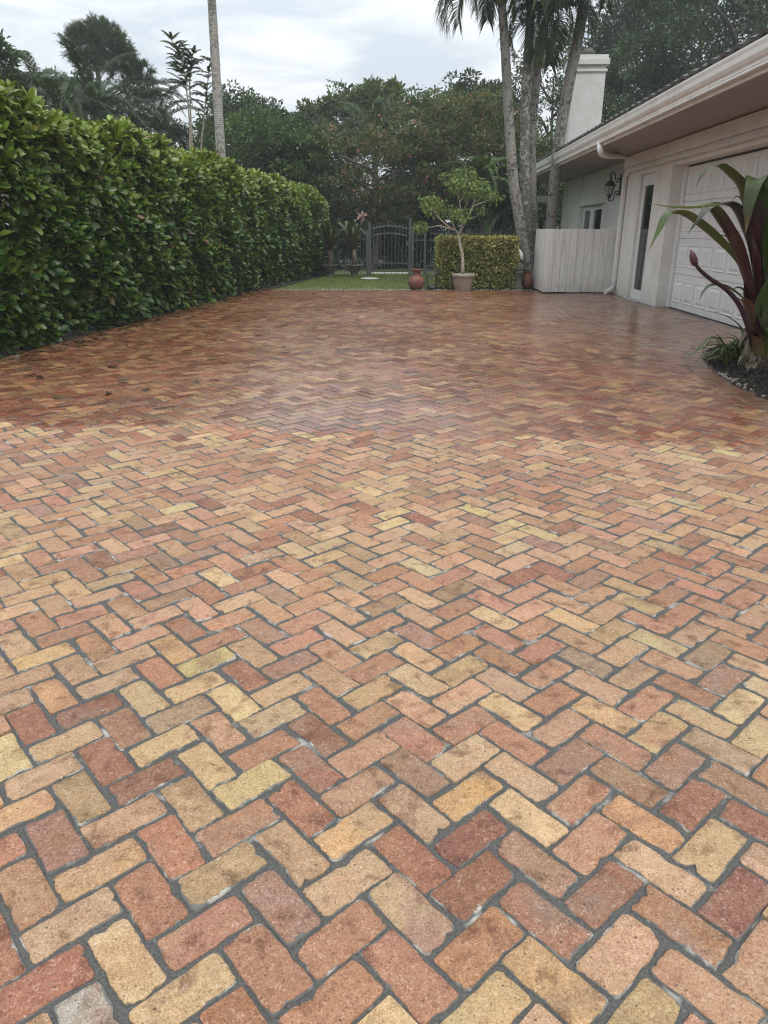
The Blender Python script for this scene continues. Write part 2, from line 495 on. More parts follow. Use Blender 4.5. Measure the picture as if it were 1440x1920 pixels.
M['glass'] = pmat('dark_glass', (0.012, 0.014, 0.015), (0.02, 0.022, 0.022), 2, 0.05, 5, 0.0)
M['black_metal'] = pmat('black_metal', (0.018, 0.019, 0.021), (0.03, 0.031, 0.033), 20, 0.45, 40, 0.05)
M['fence_metal'] = pmat('fence_metal', (0.06, 0.066, 0.069), (0.08, 0.086, 0.089), 10, 0.5, 40, 0.05)  # black metal greyed: the pale of the mist is put into its colour
M['lamp_glass'] = pmat('lamp_glass', (0.42, 0.42, 0.38), (0.34, 0.34, 0.31), 8, 0.12, 20, 0.05)
M['terracotta'] = pmat('terracotta', (0.20, 0.07, 0.045), (0.13, 0.048, 0.034), 7, 0.75, 40, 0.3, 0.004, (0.33, 0.20, 0.14), 5, 0.5)
M['concrete'] = pmat('pot_concrete', (0.36, 0.32, 0.26), (0.28, 0.25, 0.20), 8, 0.9, 60, 0.4, 0.005, (0.16, 0.14, 0.11), 5, 0.5, splash=0.6)
M['dark_pot'] = pmat('dark_pot', (0.11, 0.105, 0.08), (0.07, 0.068, 0.055), 8, 0.9, 60, 0.4, 0.005)
M['stone'] = pmat('pale_stone', (0.48, 0.46, 0.42), (0.36, 0.345, 0.31), 9, 0.9, 50, 0.4)
M['statue_white'] = pmat('statue_white', (0.72, 0.72, 0.70), (0.6, 0.6, 0.58), 9, 0.7, 50, 0.2)
M['soil'] = pmat('dark_soil', (0.032, 0.025, 0.019), (0.015, 0.012, 0.010), 25, 0.95, 90, 1.0, 0.02, (0.07, 0.055, 0.04), 60, 0.6)
M['leaf_litter'] = pmat('leaf_litter', (0.05, 0.038, 0.026), (0.02, 0.016, 0.012), 15, 0.95, 60, 1.0, 0.02)
M['lawn'] = pmat('lawn', (0.12, 0.15, 0.05), (0.09, 0.12, 0.04), 3, 0.9, 200, 0.6, 0.02, (0.12, 0.17, 0.05), 1.2, 0.5)
M['terrain'] = pmat('terrain', (0.05, 0.06, 0.025), (0.03, 0.035, 0.016), 1.5, 0.95, 20, 0.5, 0.03)
M['husk'] = pmat('dead_leaf_base', (0.20, 0.16, 0.11), (0.08, 0.06, 0.045), 16, 0.9, 40, 0.6, 0.01)
M['pebble'] = pmat('pebble', (0.30, 0.265, 0.215), (0.16, 0.14, 0.115), 30, 0.8, 60, 0.2)
M['bud'] = pmat('flower_bud', (0.10, 0.025, 0.035), (0.05, 0.014, 0.02), 30, 0.45, 50, 0.1)
M['stalk'] = pmat('flower_stalk', (0.050, 0.014, 0.018), (0.03, 0.01, 0.012), 20, 0.45, 50, 0.1)

rng = np.random.default_rng(11)
rnd = random.Random(7)


# ------------------------------------------------------------------ leaf batches
def norm(a):
    return a / np.maximum(np.linalg.norm(a, axis=-1, keepdims=True), 1e-9)


def leaf_template(kind):
    """verts (x across, y along 0..1, z up), quads/tris; unit length"""
    if kind == 'obovate':
        ys = [0.0, 0.28, 0.62, 0.88, 1.0]; ws = [0.03, 0.115, 0.19, 0.145, 0.02]; zs = [0, 0.03, 0.03, -0.01, -0.04]
    elif kind == 'ovate':
        ys = [0.0, 0.4, 1.0]; ws = [0.03, 0.26, 0.02]; zs = [0, 0.03, -0.06]
    V = []; F = []
    for y, w, z in zip(ys, ws, zs):
        V += [(-w, y, z + 0.32 * w), (0, y, z), (w, y, z + 0.32 * w)]
    for i in range(len(ys) - 1):
        b = 3 * i
        F += [(b, b + 1, b + 4, b + 3), (b + 1, b + 2, b + 5, b + 4)]
    return np.array(V), np.array(F)


def batch(T, pos, dY, nZ, size, col):
    TV, TF = T
    dY = norm(dY); X = norm(np.cross(dY, nZ)); Z = np.cross(X, dY)
    n, k = len(pos), len(TV)
    s = size[:, None, None]
    V = pos[:, None, :] + s * (TV[None, :, 0:1] * X[:, None] + TV[None, :, 1:2] * dY[:, None] + TV[None, :, 2:3] * Z[:, None])
    F = TF[None] + (np.arange(n) * k)[:, None, None]
    C = np.repeat(col[:, None, :], k, 1)
    return V.reshape(-1, 3), F.reshape(-1, TF.shape[1]), C.reshape(-1, 3)


DIAMOND = (np.array([(0, 0, 0), (0.26, 0.45, 0.05), (0, 1, -0.05), (-0.26, 0.45, 0.05)]), np.array([(0, 1, 2, 3)]))
NEEDLE = (np.array([(-0.025, 0, 0), (0.025, 0, 0), (0.012, 1, 0), (-0.012, 1, 0)]), np.array([(0, 1, 2, 3)]))


def crown_points(rg, c, rad, nclump, per, clump_r, fill=0.55, flat=0.7):
    d = norm(rg.normal(size=(nclump, 3)))
    r = rg.uniform(fill, 1.0, (nclump, 1)) ** 0.6
    cc = np.array(c) + d * r * np.array(rad) * rg.uniform(0.85, 1.12, (nclump, 1))
    cr = clump_r * rg.uniform(0.6, 1.35, nclump)
    k = np.repeat(np.arange(nclump), per)
    off = norm(rg.normal(size=(len(k), 3))) * (rg.uniform(0.25, 1.0, (len(k), 1)) ** 0.5) * np.array([1, 1, flat])
    pos = cc[k] + off * cr[k][:, None]
    tone = rg.uniform(0.75, 1.25, nclump)[k]
    return pos, off, k, tone


def crown_mesh(rg, c, rad, nclump, per, clump_r, size, col, var=0.25, T=DIAMOND, fill=0.55, second=None, sec_p=0.0, droop=0.0):
    pos, off, k, tone = crown_points(rg, c, rad, nclump, per, clump_r, fill)
    n = len(pos)
    d = norm(off + rg.normal(size=(n, 3)) * 0.55 + np.array([0, 0, 0.15 - droop]))
    nz = norm(rg.normal(size=(n, 3)) * 0.6 + np.array([0, 0, 1.0]))
    C = np.array(col)[None] * (tone * rg.uniform(1 - var, 1 + var, n))[:, None]
    C = C * (1 + rg.normal(size=(n, 3)) * np.array([0.10, 0.05, 0.10]))
    if second is not None:
        sel = rg.random(n) < sec_p
        C[sel] = np.array(second) * rg.uniform(0.7, 1.2, (sel.sum(), 1))
    V, F, CC = batch(T, pos, d, nz, size * rg.uniform(0.65, 1.3, n), np.clip(C, 0.003, 1))
    return V, F, CC


def tree_wood(mb, rg, base, top, r0, limbs, lrad):
    """tapered trunk with limbs reaching into the crown"""
    base = Vector(base); top = Vector(top)
    mid = base.lerp(top, 0.5) + Vector((rg.normal() * 0.15, rg.normal() * 0.15, 0))
    pts = smoothpts([base, base.lerp(mid, 0.5), mid, mid.lerp(top, 0.5), top], 3)
    mb.tube(pts, [r0 * (1.25 if i == 0 else 1) * (1 - 0.8 * i / (len(pts) - 1)) for i in range(len(pts))], 8)
    for i in range(limbs):
        t = 0.35 + 0.6 * i / max(1, limbs)
        q = base.lerp(top, t)
        a = i * 2.4 + rg.random()
        e = q + Vector((math.cos(a) * lrad[0], math.sin(a) * lrad[1], lrad[2] * rg.uniform(0.4, 1.0)))
        m_ = q.lerp(e, 0.5) + Vector((0, 0, 0.12 * lrad[2]))
        mb.tube([q, m_, e], [r0 * 0.42, r0 * 0.27, r0 * 0.08], 6)


def broadleaf(name, label, base, c, rad, nclump, per, clump_r, size, col, group, r0=0.16, cat='tree', mat='far_leaf', **kw):
    o = empty(name, base, label, cat, group)
    rg = np.random.default_rng(abs(hash((round(c[0], 2), round(c[1], 2)))) % 10000 + 3)
    V, F, C = crown_mesh(rg, c, rad, nclump, per, clump_r, size, col, **kw)
    link('crown', npmesh('crown', V, F, False, {'Col': C}), M[mat], o)
    mb = MB()
    tree_wood(mb, rg, base, (c[0], c[1], c[2] + rad[2] * 0.35), r0, 7, (rad[0] * 0.7, rad[1] * 0.7, rad[2] * 0.6))
    mb.build('trunk', M['bark'], o)
    return o


# ------------------------------------------------------------------ terrain and lawn
def sheet(name, poly, z, mat, kind='structure', parent=None):
    me = bpy.data.meshes.new(name)
    me.from_pydata([(x, y, z) for x, y in poly], [], [tuple(range(len(poly)))])
    me.update()
    o = link(name, me, mat, parent)
    if parent is None: tag(o, kind=kind)
    return o


def hedge_face(y):
    return -5.22 + 0.085 * y + 0.28 * np.clip((y - 19.5) / 5.0, 0, 1)


DRIVE_END = 18.45
sheet('terrain', [(-400, -200), (400, -200), (400, 600), (-400, 600)], -0.05, M['terrain'])
lawn = sheet('lawn', [(-3.55, DRIVE_END + 0.02), (0.45, DRIVE_END + 0.02), (0.45, 20.4), (6.0, 20.4), (6.0, 30), (-2.9, 30), (-2.9, 24)], -0.008, M['lawn'])
tag(lawn, 'short green lawn between the brick drive and the black gate', 'lawn')
sheet('hedge_bed', [(-8.5, -2), (hedge_face(-2) - 0.16, -2), (hedge_face(DRIVE_END) - 0.16, DRIVE_END), (-3.56, DRIVE_END + .03), (-2.92, 24), (-2.92, 30), (-8.5, 30)], 0.007, M['leaf_litter'])
sheet('border_bed', [(0.455, DRIVE_END + 0.02), (3.6, DRIVE_END + 0.02), (3.6, 20.39), (0.455, 20.39)], -0.010, M['leaf_litter'])

# grass blades
n = 52000
gx = rng.uniform(-3.5, 6.0, n); gy = 18.5 + 6.6 * rng.random(n) ** 0.8
keep = (gx > -3.5 + (gy - 18.5) * 0.115) & ((gx < 0.43) | (gy > 20.4))
gx, gy = gx[keep], gy[keep]; n = len(gx)
gp = np.stack([gx, gy, np.full(n, -0.008)], 1)
gd = norm(np.stack([rng.normal(size=n) * 0.35, rng.normal(size=n) * 0.35, np.ones(n)], 1))
gc = np.array([0.16, 0.21, 0.06]) * rng.uniform(0.7, 1.25, (n, 1)) * (1 + rng.normal(size=(n, 3)) * 0.06)
TB = (np.array([(-0.11, 0, 0), (0.11, 0, 0), (0, 1, 0.1)]), np.array([(0, 1, 2)]))
V, F, C = batch(TB, gp, gd, norm(rng.normal(size=(n, 3))), rng.uniform(0.03, 0.055, n), np.clip(gc, 0.01, 1))
go = link('grass', npmesh('grass', V, F, False, {'Col': C}), M['grass'])
tag(go, 'mown grass blades covering the small lawn before the gate', 'grass', kind='stuff')

# ------------------------------------------------------------------ brick drive (45 degree herringbone)
P_, ANG = 0.0998, R(43.9)
AX = np.array([math.cos(ANG), math.sin(ANG)]); BX = np.array([-math.sin(ANG), math.cos(ANG)])
PH_M, PH_N = 0.07, 0.335
BED = [(5.6, 9.95), (4.6, 9.75), (4.1, 9.55), (3.70, 9.2), (3.35, 8.6), (3.14, 7.8), (3.02, 7.0), (3.03, 6.2), (3.18, 5.2), (3.55, 4.2), (4.2, 3.2), (5.6, 2.3)]
BEDS = np.array(smoothpts(BED, 8))


def seg_dist(P, L):
    P = np.asarray(P)[:, None, :]; A = L[:-1][None]; B = L[1:][None]
    ab = B - A
    t = np.clip(((P - A) * ab).sum(-1) / (ab ** 2).sum(-1), 0, 1)
    return np.linalg.norm(P - (A + ab * t[..., None]), axis=-1).min(1)


def in_poly(P, poly):
    x, y = P[:, 0], P[:, 1]; c = np.zeros(len(P), bool); j = len(poly) - 1
    for i in range(len(poly)):
        xi, yi = poly[i]; xj, yj = poly[j]
        hit = ((yi > y) != (yj > y)) & (x < (xj - xi) * (y - yi) / (yj - yi + 1e-12) + xi)
        c ^= hit; j = i
    return c


mm, nn = np.meshgrid(np.arange(-180, 320), np.arange(-80, 80))
mm, nn = mm.ravel(), nn.ravel()
cen = []; typ = []
for t, off in ((0, (1.0, 0.5)), (1, (3.5, 1.0))):
    qx = off[0] + (mm + PH_M) + 4 * (nn + PH_N); qy = off[1] + (mm + PH_M)
    cen.append(P_ * (qx[:, None] * AX + qy[:, None] * BX)); typ.append(np.full(len(mm), t))
cen = np.concatenate(cen); typ = np.concatenate(typ)
ok = (cen[:, 1] > -1.6) & (cen[:, 1] < DRIVE_END - 0.14) & (cen[:, 0] > hedge_face(cen[:, 1]) - 0.22) & (cen[:, 0] < 4.74)
cen, typ = cen[ok], typ[ok]
bedpoly = np.concatenate([BEDS, [(8, 2.3), (8, 9.95)]])
ok = ~in_poly(cen, bedpoly) & (seg_dist(cen, BEDS) > 0.20)
ok &= ~((cen[:, 0] > 4.52) & (cen[:, 1] < 9.9)) & ~((cen[:, 0] > 4.5) & (cen[:, 1] > 14.42)) & ~((cen[:, 0] > 2.9) & (cen[:, 1] > 17.5))
cen, typ = cen[ok], typ[ok]
ang = np.where(typ == 0, ANG, ANG + math.pi / 2)
# soldier course round the bed, and along the lawn edge
d = np.concatenate([[0], np.cumsum(np.linalg.norm(np.diff(BEDS, axis=0), axis=1))])
s = np.arange(0.05, d[-1], 0.103)
bx = np.interp(s, d, BEDS[:, 0]); by = np.interp(s, d, BEDS[:, 1])
tx = np.interp(s + 0.03, d, BEDS[:, 0]) - np.interp(s - 0.03, d, BEDS[:, 0]); ty_ = np.interp(s + 0.03, d, BEDS[:, 1]) - np.interp(s - 0.03, d, BEDS[:, 1])
na = np.arctan2(-tx, ty_)            # outward normal of the bed (to its left/below)
na = np.where(np.cos(na) * -1 + 0 * na > -2, na, na)
nrm = np.stack([ty_, -tx], 1); nrm /= np.linalg.norm(nrm, axis=1, keepdims=True)
test = in_poly(np.stack([bx, by], 1) + nrm * 0.05, bedpoly)
nrm[test] *= -1
bc = np.stack([bx, by], 1) + nrm * 0.115
okb = (bc[:, 0] < 4.5) & (bc[:, 1] > 2.0)
bc, ba = bc[okb], np.arctan2(nrm[okb, 1], nrm[okb, 0])
ex = np.arange(-3.5, 2.95, 0.205); ec = np.stack([ex, np.full(len(ex), DRIVE_END - 0.055)], 1)
cen = np.concatenate([cen, bc, ec]); ang = np.concatenate([ang, ba, np.zeros(len(ec))])
# the courses wander a little from the string line
far_ = np.clip((cen[:, 1] - 2.5) / 3, 0, 1)[:, None] * (np.arange(len(cen)) < len(typ))[:, None]
wx, wy = cen[:, 0:1], cen[:, 1:2]
cen = cen + far_ * np.concatenate([0.022 * np.sin(wy * 1.3 + wx * 0.9) + 0.014 * np.sin(wx * 3.1 - wy * 2.2 + 1), 0.022 * np.sin(wx * 1.5 - wy * 0.8 + 2) + 0.014 * np.sin(wy * 2.9 + wx * 2.4)], 1)
special = np.concatenate([np.zeros(len(typ), int), np.ones(len(bc), int), np.full(len(ec), 2)])

PAL = {'Y': (216, 181, 132), 'T': (207, 166, 125), 'R': (166, 103, 79), 'D': (146, 86, 68), 'M': (170, 128, 110), 'B': (164, 125, 92),
       'P': (204, 154, 119), 'S': (190, 130, 100), 'G': (196, 164, 112), 'O': (210, 162, 112), 'C': (176, 117, 88), 'K': (190, 182, 168)}
KEY = list(PAL); PALA = np.array([lin(*PAL[k]) for k in KEY]) * 0.88
RAW = PALA * np.array([0.94, 1.0, 0.97]) * 0.92
PALA = (PALA * 0.79 + PALA.mean(1, keepdims=True) * 0.07 + np.array(lin(203, 166, 128)) * 0.14 * 0.8) * 0.82 * np.array([0.955, 1.0, 0.96])
W = dict(P=0.36, S=0.22, T=0.13, Y=0.035, C=0.12, R=0.03, D=0.015, M=0.06, B=0.03, O=0.01, G=0.0, K=0.0)
KNOWN = """-0.68,1.22,T -0.84,1.31,M -0.54,1.29,C -0.40,1.34,C -0.68,1.34,T -0.26,1.28,B -0.14,1.35,O -0.40,1.21,B -0.53,1.15,R -0.68,1.09,T -0.81,1.15,S -0.78,1.02,R -0.56,1.05,Y -0.49,0.97,Y -0.40,1.07,S -0.26,1.13,M -0.13,1.21,T -0.12,1.06,C -0.68,0.95,R -0.42,0.94,Y -0.26,0.99,C -0.13,0.94,S -0.31,0.91,R -0.58,0.90,K 0.02,1.37,T 0.02,1.28,R 0.15,1.33,D 0.15,1.20,R 0.29,1.39,Y 0.42,1.33,P 0.29,1.27,M 0.42,1.19,D 0.29,1.13,C 0.57,1.39,O 0.70,1.43,D 0.57,1.25,T 0.70,1.31,Y 0.70,1.19,D 0.80,1.29,T 0.56,1.13,C 0.43,1.06,P 0.29,0.99,P 0.57,1.00,P 0.68,1.05,P 0.15,1.05,S 0.02,1.11,M 0.02,0.98,C 0.16,0.95,Y 0.44,0.96,G 0.84,1.40,R -0.84,2.15,O -0.69,2.07,G -0.69,1.93,T -0.55,1.85,Y -0.41,1.51,G -0.54,1.56,Y -0.69,1.63,Y -0.83,1.56,R -0.98,1.64,Y -0.84,1.72,R -0.99,1.79,D -1.13,1.71,D -0.85,1.86,Y -1.13,1.86,O -0.69,1.78,M -0.54,1.71,P -0.69,1.50,D -0.26,1.54,D -0.40,1.72,P -0.41,1.65,C -0.99,1.52,T -1.09,1.59,Y -1.28,2.07,O -1.15,2.44,O -1.44,2.44,P -0.31,1.46,R -0.85,1.47,B 0.31,1.83,Y 0.64,2.11,M 0.75,2.30,B 0.75,2.02,B 0.73,1.74,G 1.01,1.86,Y 0.88,1.81,T 0.86,1.65,T 1.03,2.00,M 1.14,2.10,T 1.16,2.22,S 0.72,1.60,M 0.57,1.58,M 0.45,1.62,M 0.59,1.70,C 0.30,1.57,S 0.17,1.60,T 0.02,1.56,B 0.15,1.49,O 0.26,1.48,Y 0.81,1.58,B 0.87,1.52,B 0.05,2.84,Y 0.47,3.36,Y 0.33,3.56,Y 0.63,3.27,G 2.07,4.83,Y 1.73,4.49,Y 2.03,4.67,Y 1.96,4.02,R 0.78,3.36,R -1.15,3.48,Y -0.56,3.30,Y -0.40,3.22,Y -0.56,3.02,Y -0.40,2.93,Y -1.78,4.22,Y -1.32,4.86,Y -1.00,4.61,Y -0.84,2.72,Y -0.70,2.79,R -0.69,3.54,R -1.72,2.75,Y"""


def brick_colours():
    nb = len(cen)
    pw = np.array([W[k] for k in KEY]); pw /= pw.sum()
    idx = rng.choice(len(KEY), nb, p=pw)
    far = (cen[:, 1] > 4.8) & (special == 0)             # the far part was laid from a redder, yellower batch
    pf = dict(P=0.16, S=0.16, T=0.12, Y=0.14, C=0.14, R=0.14, D=0.06, M=0.05, B=0.03, O=0.0, G=0.0, K=0.0)
    pf = np.array([pf[k] for k in KEY]); pf /= pf.sum()
    idx[far] = rng.choice(len(KEY), far.sum(), p=pf)
    sb = special == 1
    idx[sb] = rng.choice([KEY.index(k) for k in 'MMCBS'], sb.sum())
    for w in KNOWN.split():
        x, y, k = w.split(',')
        j = np.argmin((cen[:, 0] - float(x)) ** 2 + (cen[:, 1] - float(y)) ** 2)
        idx[j] = KEY.index(k)
    c = PALA[idx] * rng.uniform(0.86, 1.12, (nb, 1)) * (1 + rng.normal(size=(nb, 3)) * np.array([0.03, 0.04, 0.06]))
    c[far] = RAW[idx[far]] * rng.uniform(0.68, 1.3, (far.sum(), 1))
    near = {0: 'TO', 'Y': 'TO', 'T': 'PB', 'R': 'CD', 'D': 'RM', 'M': 'CB', 'B': 'TM', 'P': 'TS', 'S': 'CP', 'G': 'BY', 'O': 'TC', 'C': 'SM', 'K': 'RB'}
    i2 = np.array([KEY.index(near[KEY[i]][rng.integers(2)]) for i in idx])
    odd = rng.random(nb) < 0.10
    i2[odd] = rng.integers(0, len(KEY) - 1, odd.sum())
    c2 = PALA[i2] * rng.uniform(0.75, 1.0, (nb, 1))
    return np.clip(c, 0.01, 0.9), np.clip(c2, 0.01, 0.9)


BC, BC2 = brick_colours()
BSEED = rng.uniform(0, 90, len(cen))


def outline(rg, n, hl, hw, wear):
    """rounded, worn rectangle with n points"""
    rad = rg.uniform(0.35, 1.0, 4) * wear
    pts = []
    per = n // 4
    cs = [(1, 1), (-1, 1), (-1, -1), (1, -1)]
    skew = rg.normal(size=8) * 0.0016
    for q, (sx, sy) in enumerate(cs):
        r = rad[q]; cx, cy = sx * (hl - r) + skew[q], sy * (hw - r) + skew[q + 4]
        na_ = 2 if n < 12 else max(3, per // 2)
        for k in range(na_):
            a = q * math.pi / 2 + (math.pi / 2) * (k / (na_ - 1))
            pts.append((cx + r * math.cos(a), cy + r * math.sin(a)))
        # points along the following side
        ns = per - na_
        if ns > 0:
            nx_, ny_ = cs[(q + 1) % 4]; r2 = rad[(q + 1) % 4]
            p0 = pts[-1]
            a2 = (q + 1) * math.pi / 2
            p1 = (nx_ * (hl - r2) + skew[(q + 1) % 4] + r2 * math.cos(a2), ny_ * (hw - r2) + skew[(q + 1) % 4 + 4] + r2 * math.sin(a2))
            for k in range(1, ns + 1):
                t = k / (ns + 1)
                pts.append((p0[0] + (p1[0] - p0[0]) * t, p0[1] + (p1[1] - p0[1]) * t))
    p = np.array(pts)
    if n >= 12:
        dirs = p / np.linalg.norm(p, axis=1, keepdims=True)
        kf = 1.0 if n >= 30 else 0.45
        p = p - kf * dirs * (np.abs(rg.normal(size=(len(p), 1))) * 0.0022 + 0.0010 * np.sin(np.arctan2(p[:, 1], p[:, 0]) * rg.integers(3, 9) + rg.random() * 6)[:, None])
        for _ in range(rg.integers(0, 3)):           # chipped corners and edges
            c_ = p[rg.integers(len(p))]; dd = np.linalg.norm(p - c_, axis=1)
            p = p - dirs * (0.009 * rg.uniform(0.3, 1.4) * np.exp(-(dd / rg.uniform(0.007, 0.018)) ** 2))[:, None]
    return p


def brick_geo(rg, i, n, rich):
    jt = max(0.0012, (0.0032 if cen[i, 1] < 2.4 else 0.0024) + rg.normal() * 0.0008)
    hl = P_ - jt + 0.001 - abs(rg.normal()) * 0.0022; hw = P_ / 2 - jt + rg.normal() * 0.0014
    o = outline(rg, n, hl, hw, 0.016 if rich else 0.008)
    a = ang[i] + rg.normal() * (0.012 if cen[i, 1] < 4 else 0.022)
    ca, sa = math.cos(a), math.sin(a)
    cx, cy = cen[i] + rg.normal(size=2) * 0.0016
    fl_ = float(np.clip((7.2 - cen[i, 1]) / 2.2, 0.35, 1.0))
    zt = (np.clip(rg.normal() * 0.0014, -0.0008, 0.003) + (0.004 if special[i] == 1 else 0)) * (fl_ if special[i] == 0 else 1); tx_, ty2 = np.clip(rg.normal(size=2) * 0.008, -0.014, 0.014) if cen[i, 1] < 5 else np.clip(rg.normal(size=2) * np.array([0.008, 0.016]), -0.022, 0.022)
    m = len(o)
    if rich:
        rings = [(0.80, 0.62, 0.0, 0.0), (0.965, 0.93, -0.0004, 0.55), (1.0, 1.0, -0.0035, 1.0), (1.01, 1.02, -0.03, 1.2)]
        P3 = [np.array([[0, 0, 0.0004]])]; E = [np.zeros(1)]
        for k, (fx, fy, z, e) in enumerate(rings):
            P3.append(np.concatenate([o * np.array([fx, fy]), np.full((m, 1), z)], 1)); E.append(np.full(m, e))
        Vv = np.concatenate(P3); Ee = np.concatenate(E)
        ar = np.arange(m); nx = (ar + 1) % m
        tri = np.stack([np.zeros(m, int), 1 + ar, 1 + nx], 1)
        quads = [np.stack([1 + k * m + ar, 1 + (k + 1) * m + ar, 1 + (k + 1) * m + nx, 1 + k * m + nx], 1) for k in range(3)]
        faces = (tri, np.concatenate(quads))
    else:
        Vv = np.concatenate([np.concatenate([o, np.zeros((m, 1))], 1), np.concatenate([o * 1.03, np.full((m, 1), -0.02)], 1)])
        Ee = np.zeros(2 * m)
        ar = np.arange(m); nx = (ar + 1) % m
        faces = (ar[None], np.stack([ar, m + ar, m + nx, nx], 1))
    z = Vv[:, 2] + zt + Vv[:, 0] * tx_ + Vv[:, 1] * ty2
    W3 = np.stack([cx + Vv[:, 0] * ca - Vv[:, 1] * sa, cy + Vv[:, 0] * sa + Vv[:, 1] * ca, z], 1)
    return W3, faces, Ee


drive_me = bpy.data.meshes.new('driveway')
xs = [(hedge_face(-1.6) - 0.3, -1.6), (5.2, -1.6), (5.2, 9.9), (4.86, 9.9), (4.86, 17.7), (3.05, 17.7), (3.05, DRIVE_END + 0.005), (hedge_face(DRIVE_END) - 0.3, DRIVE_END + 0.005)]
lo_n = len(xs)
hx = lambda y: hedge_face(y) - 0.3
drive_me.from_pydata([(hx(-1.6), -1.6, -0.006), (5.2, -1.6, -0.006), (5.2, 2.2, -0.006), (hx(2.2), 2.2, -0.006), (5.2, 4.0, -0.004), (hx(4.0), 4.0, -0.004), (5.2, 7.0, -0.003), (hx(7.0), 7.0, -0.003)]
                     + [(x, y, -0.003) for x, y in ((5.2, 9.9), (4.86, 9.9), (4.86, 17.7), (3.05, 17.7), (3.05, DRIVE_END + 0.005), (hx(DRIVE_END), DRIVE_END + 0.005))],
                     [], [(0, 1, 2, 3), (3, 2, 4, 5), (5, 4, 6, 7), (7, 6, 8, 9, 10, 11, 12, 13)])
drive = link('driveway', drive_me, M['mortar'])
tag(drive, 'herringbone drive of worn red, peach and yellow bricks, wet beyond', 'driveway', kind='structure')


def build_bricks():
    u, v, dist = project(np.concatenate([cen, np.zeros((len(cen), 1))], 1))
    inframe = (u > -40) & (u < 1480) & (v < 1950) & (dist > 0)
    order = np.argsort(np.where(inframe, dist, 1e9))
    single = set(order[:300].tolist())
    rg = np.random.default_rng(5)
    acc = {}
    for i in range(len(cen)):
        if i in single:
            Vv, fc, Ee = brick_geo(rg, i, 36, True)
            k = len(Vv)
            me = npmesh('brick', Vv - np.array([cen[i, 0], cen[i, 1], 0]), list(fc), True, {'Col': np.repeat(BC[i][None], k, 0), 'Mottle': np.repeat(BC2[i][None], k, 0), 'Edge': Ee, 'Seed': np.full(k, BSEED[i])})
            o = link('brick', me, M['brick'], drive)
            o.location = (cen[i, 0], cen[i, 1], 0)
        else:
            mid = dist[i] < 6.3 and dist[i] > 0 and inframe[i]
            Vv, fc, Ee = brick_geo(rg, i, 16 if mid else 8, mid)
            b = acc.setdefault(mid, dict(V=[], F0=[], F1=[], E=[], C=[], D=[], S=[], n=0))
            k = len(Vv)
            b['V'].append(Vv); b['F0'].append(fc[0] + b['n']); b['F1'].append(fc[1] + b['n']); b['E'].append(Ee)
            b['C'].append(np.repeat(BC[i][None], k, 0)); b['D'].append(np.repeat(BC2[i][None], k, 0)); b['S'].append(np.full(k, BSEED[i])); b['n'] += k
    V = []; Fs = []; E = []; C = []; D = []; S = []; n0 = 0
    for b in acc.values():
        V += b['V']; E += b['E']; C += b['C']; D += b['D']; S += b['S']
        Fs += [np.concatenate(b['F0']) + n0, np.concatenate(b['F1']) + n0]; n0 += b['n']
    me = npmesh('bricks', np.concatenate(V), Fs, False, {'Col': np.concatenate(C), 'Mottle': np.concatenate(D), 'Edge': np.concatenate(E), 'Seed': np.concatenate(S)})
    o = link('bricks', me, M['brick'], drive)
    tag(o, kind='stuff')


build_bricks()

# ------------------------------------------------------------------ planting bed by the garage
bp = [(x, y) for x, y in BEDS] + [(5.6, 9.9)]
bed = MB()
nb_ = len(bedpoly)
bm = bmesh.new()
vs = [bm.verts.new((x, y, -0.004)) for x, y in bedpoly]
bm.faces.new(vs)
bmesh.ops.triangulate(bm, faces=bm.faces[:])
me = bpy.data.meshes.new('planting_bed'); bm.to_mesh(me); bm.free()
pb = link('planting_bed', me, M['soil'])
tag(pb, kind='structure')
# loose crumbs of soil, humped up from the rim
nx_ = 9000
sp = np.stack([rng.uniform(3.0, 5.6, nx_), rng.uniform(3, 9.8, nx_)], 1)
inside = in_poly(sp, bedpoly) & (seg_dist(sp, BEDS) > 0.02)
sp = sp[inside]
hgt = np.clip(seg_dist(sp, BEDS) * 0.16, 0, 0.07)
TETRA = (np.array([(-.5, -.4, 0), (.5, -.35, 0), (0, .55, 0), (0.05, 0, .55)]), np.array([(0, 1, 3), (1, 2, 3), (2, 0, 3)]))
V, F, C = batch(TETRA, np.concatenate([sp, (hgt * rng.uniform(0.2, 1, len(sp)))[:, None]], 1), norm(np.concatenate([rng.normal(size=(len(sp), 2)), np.zeros((len(sp), 1))], 1)),
                np.tile([0, 0, 1.0], (len(sp), 1)) + rng.normal(size=(len(sp), 3)) * 0.3, rng.uniform(0.02, 0.07, len(sp)), np.ones((len(sp), 3)))
so = link('soil_crumbs', npmesh('soil_crumbs', V, F), M['soil'])
tag(so, 'dark crumbly soil heaped in the bed by the garage', 'soil', kind='stuff')
# pebbles along the rim of the bed
pm = MB()
for i in range(46):
    t = 0.50 + 0.14 * rnd.random()
    q = BEDS[int(t * (len(BEDS) - 1))]
    x, y = q[0] + 0.03 + abs(rnd.gauss(0, 0.05)), q[1] + rnd.gauss(0, 0.06)
    r = rnd.uniform(0.010, 0.028)
    pm.lathe([(r * 0.5, -0.006), (r, r * 0.3), (r * 0.85, r * 0.75), (r * 0.35, r)], (x, y, 0.0), 7, True, 0.18, i)
po = pm.build('pebbles', M['pebble'])
tag(po, 'small pale pebbles strewn along the rim of the planting bed', 'pebbles', kind='stuff')

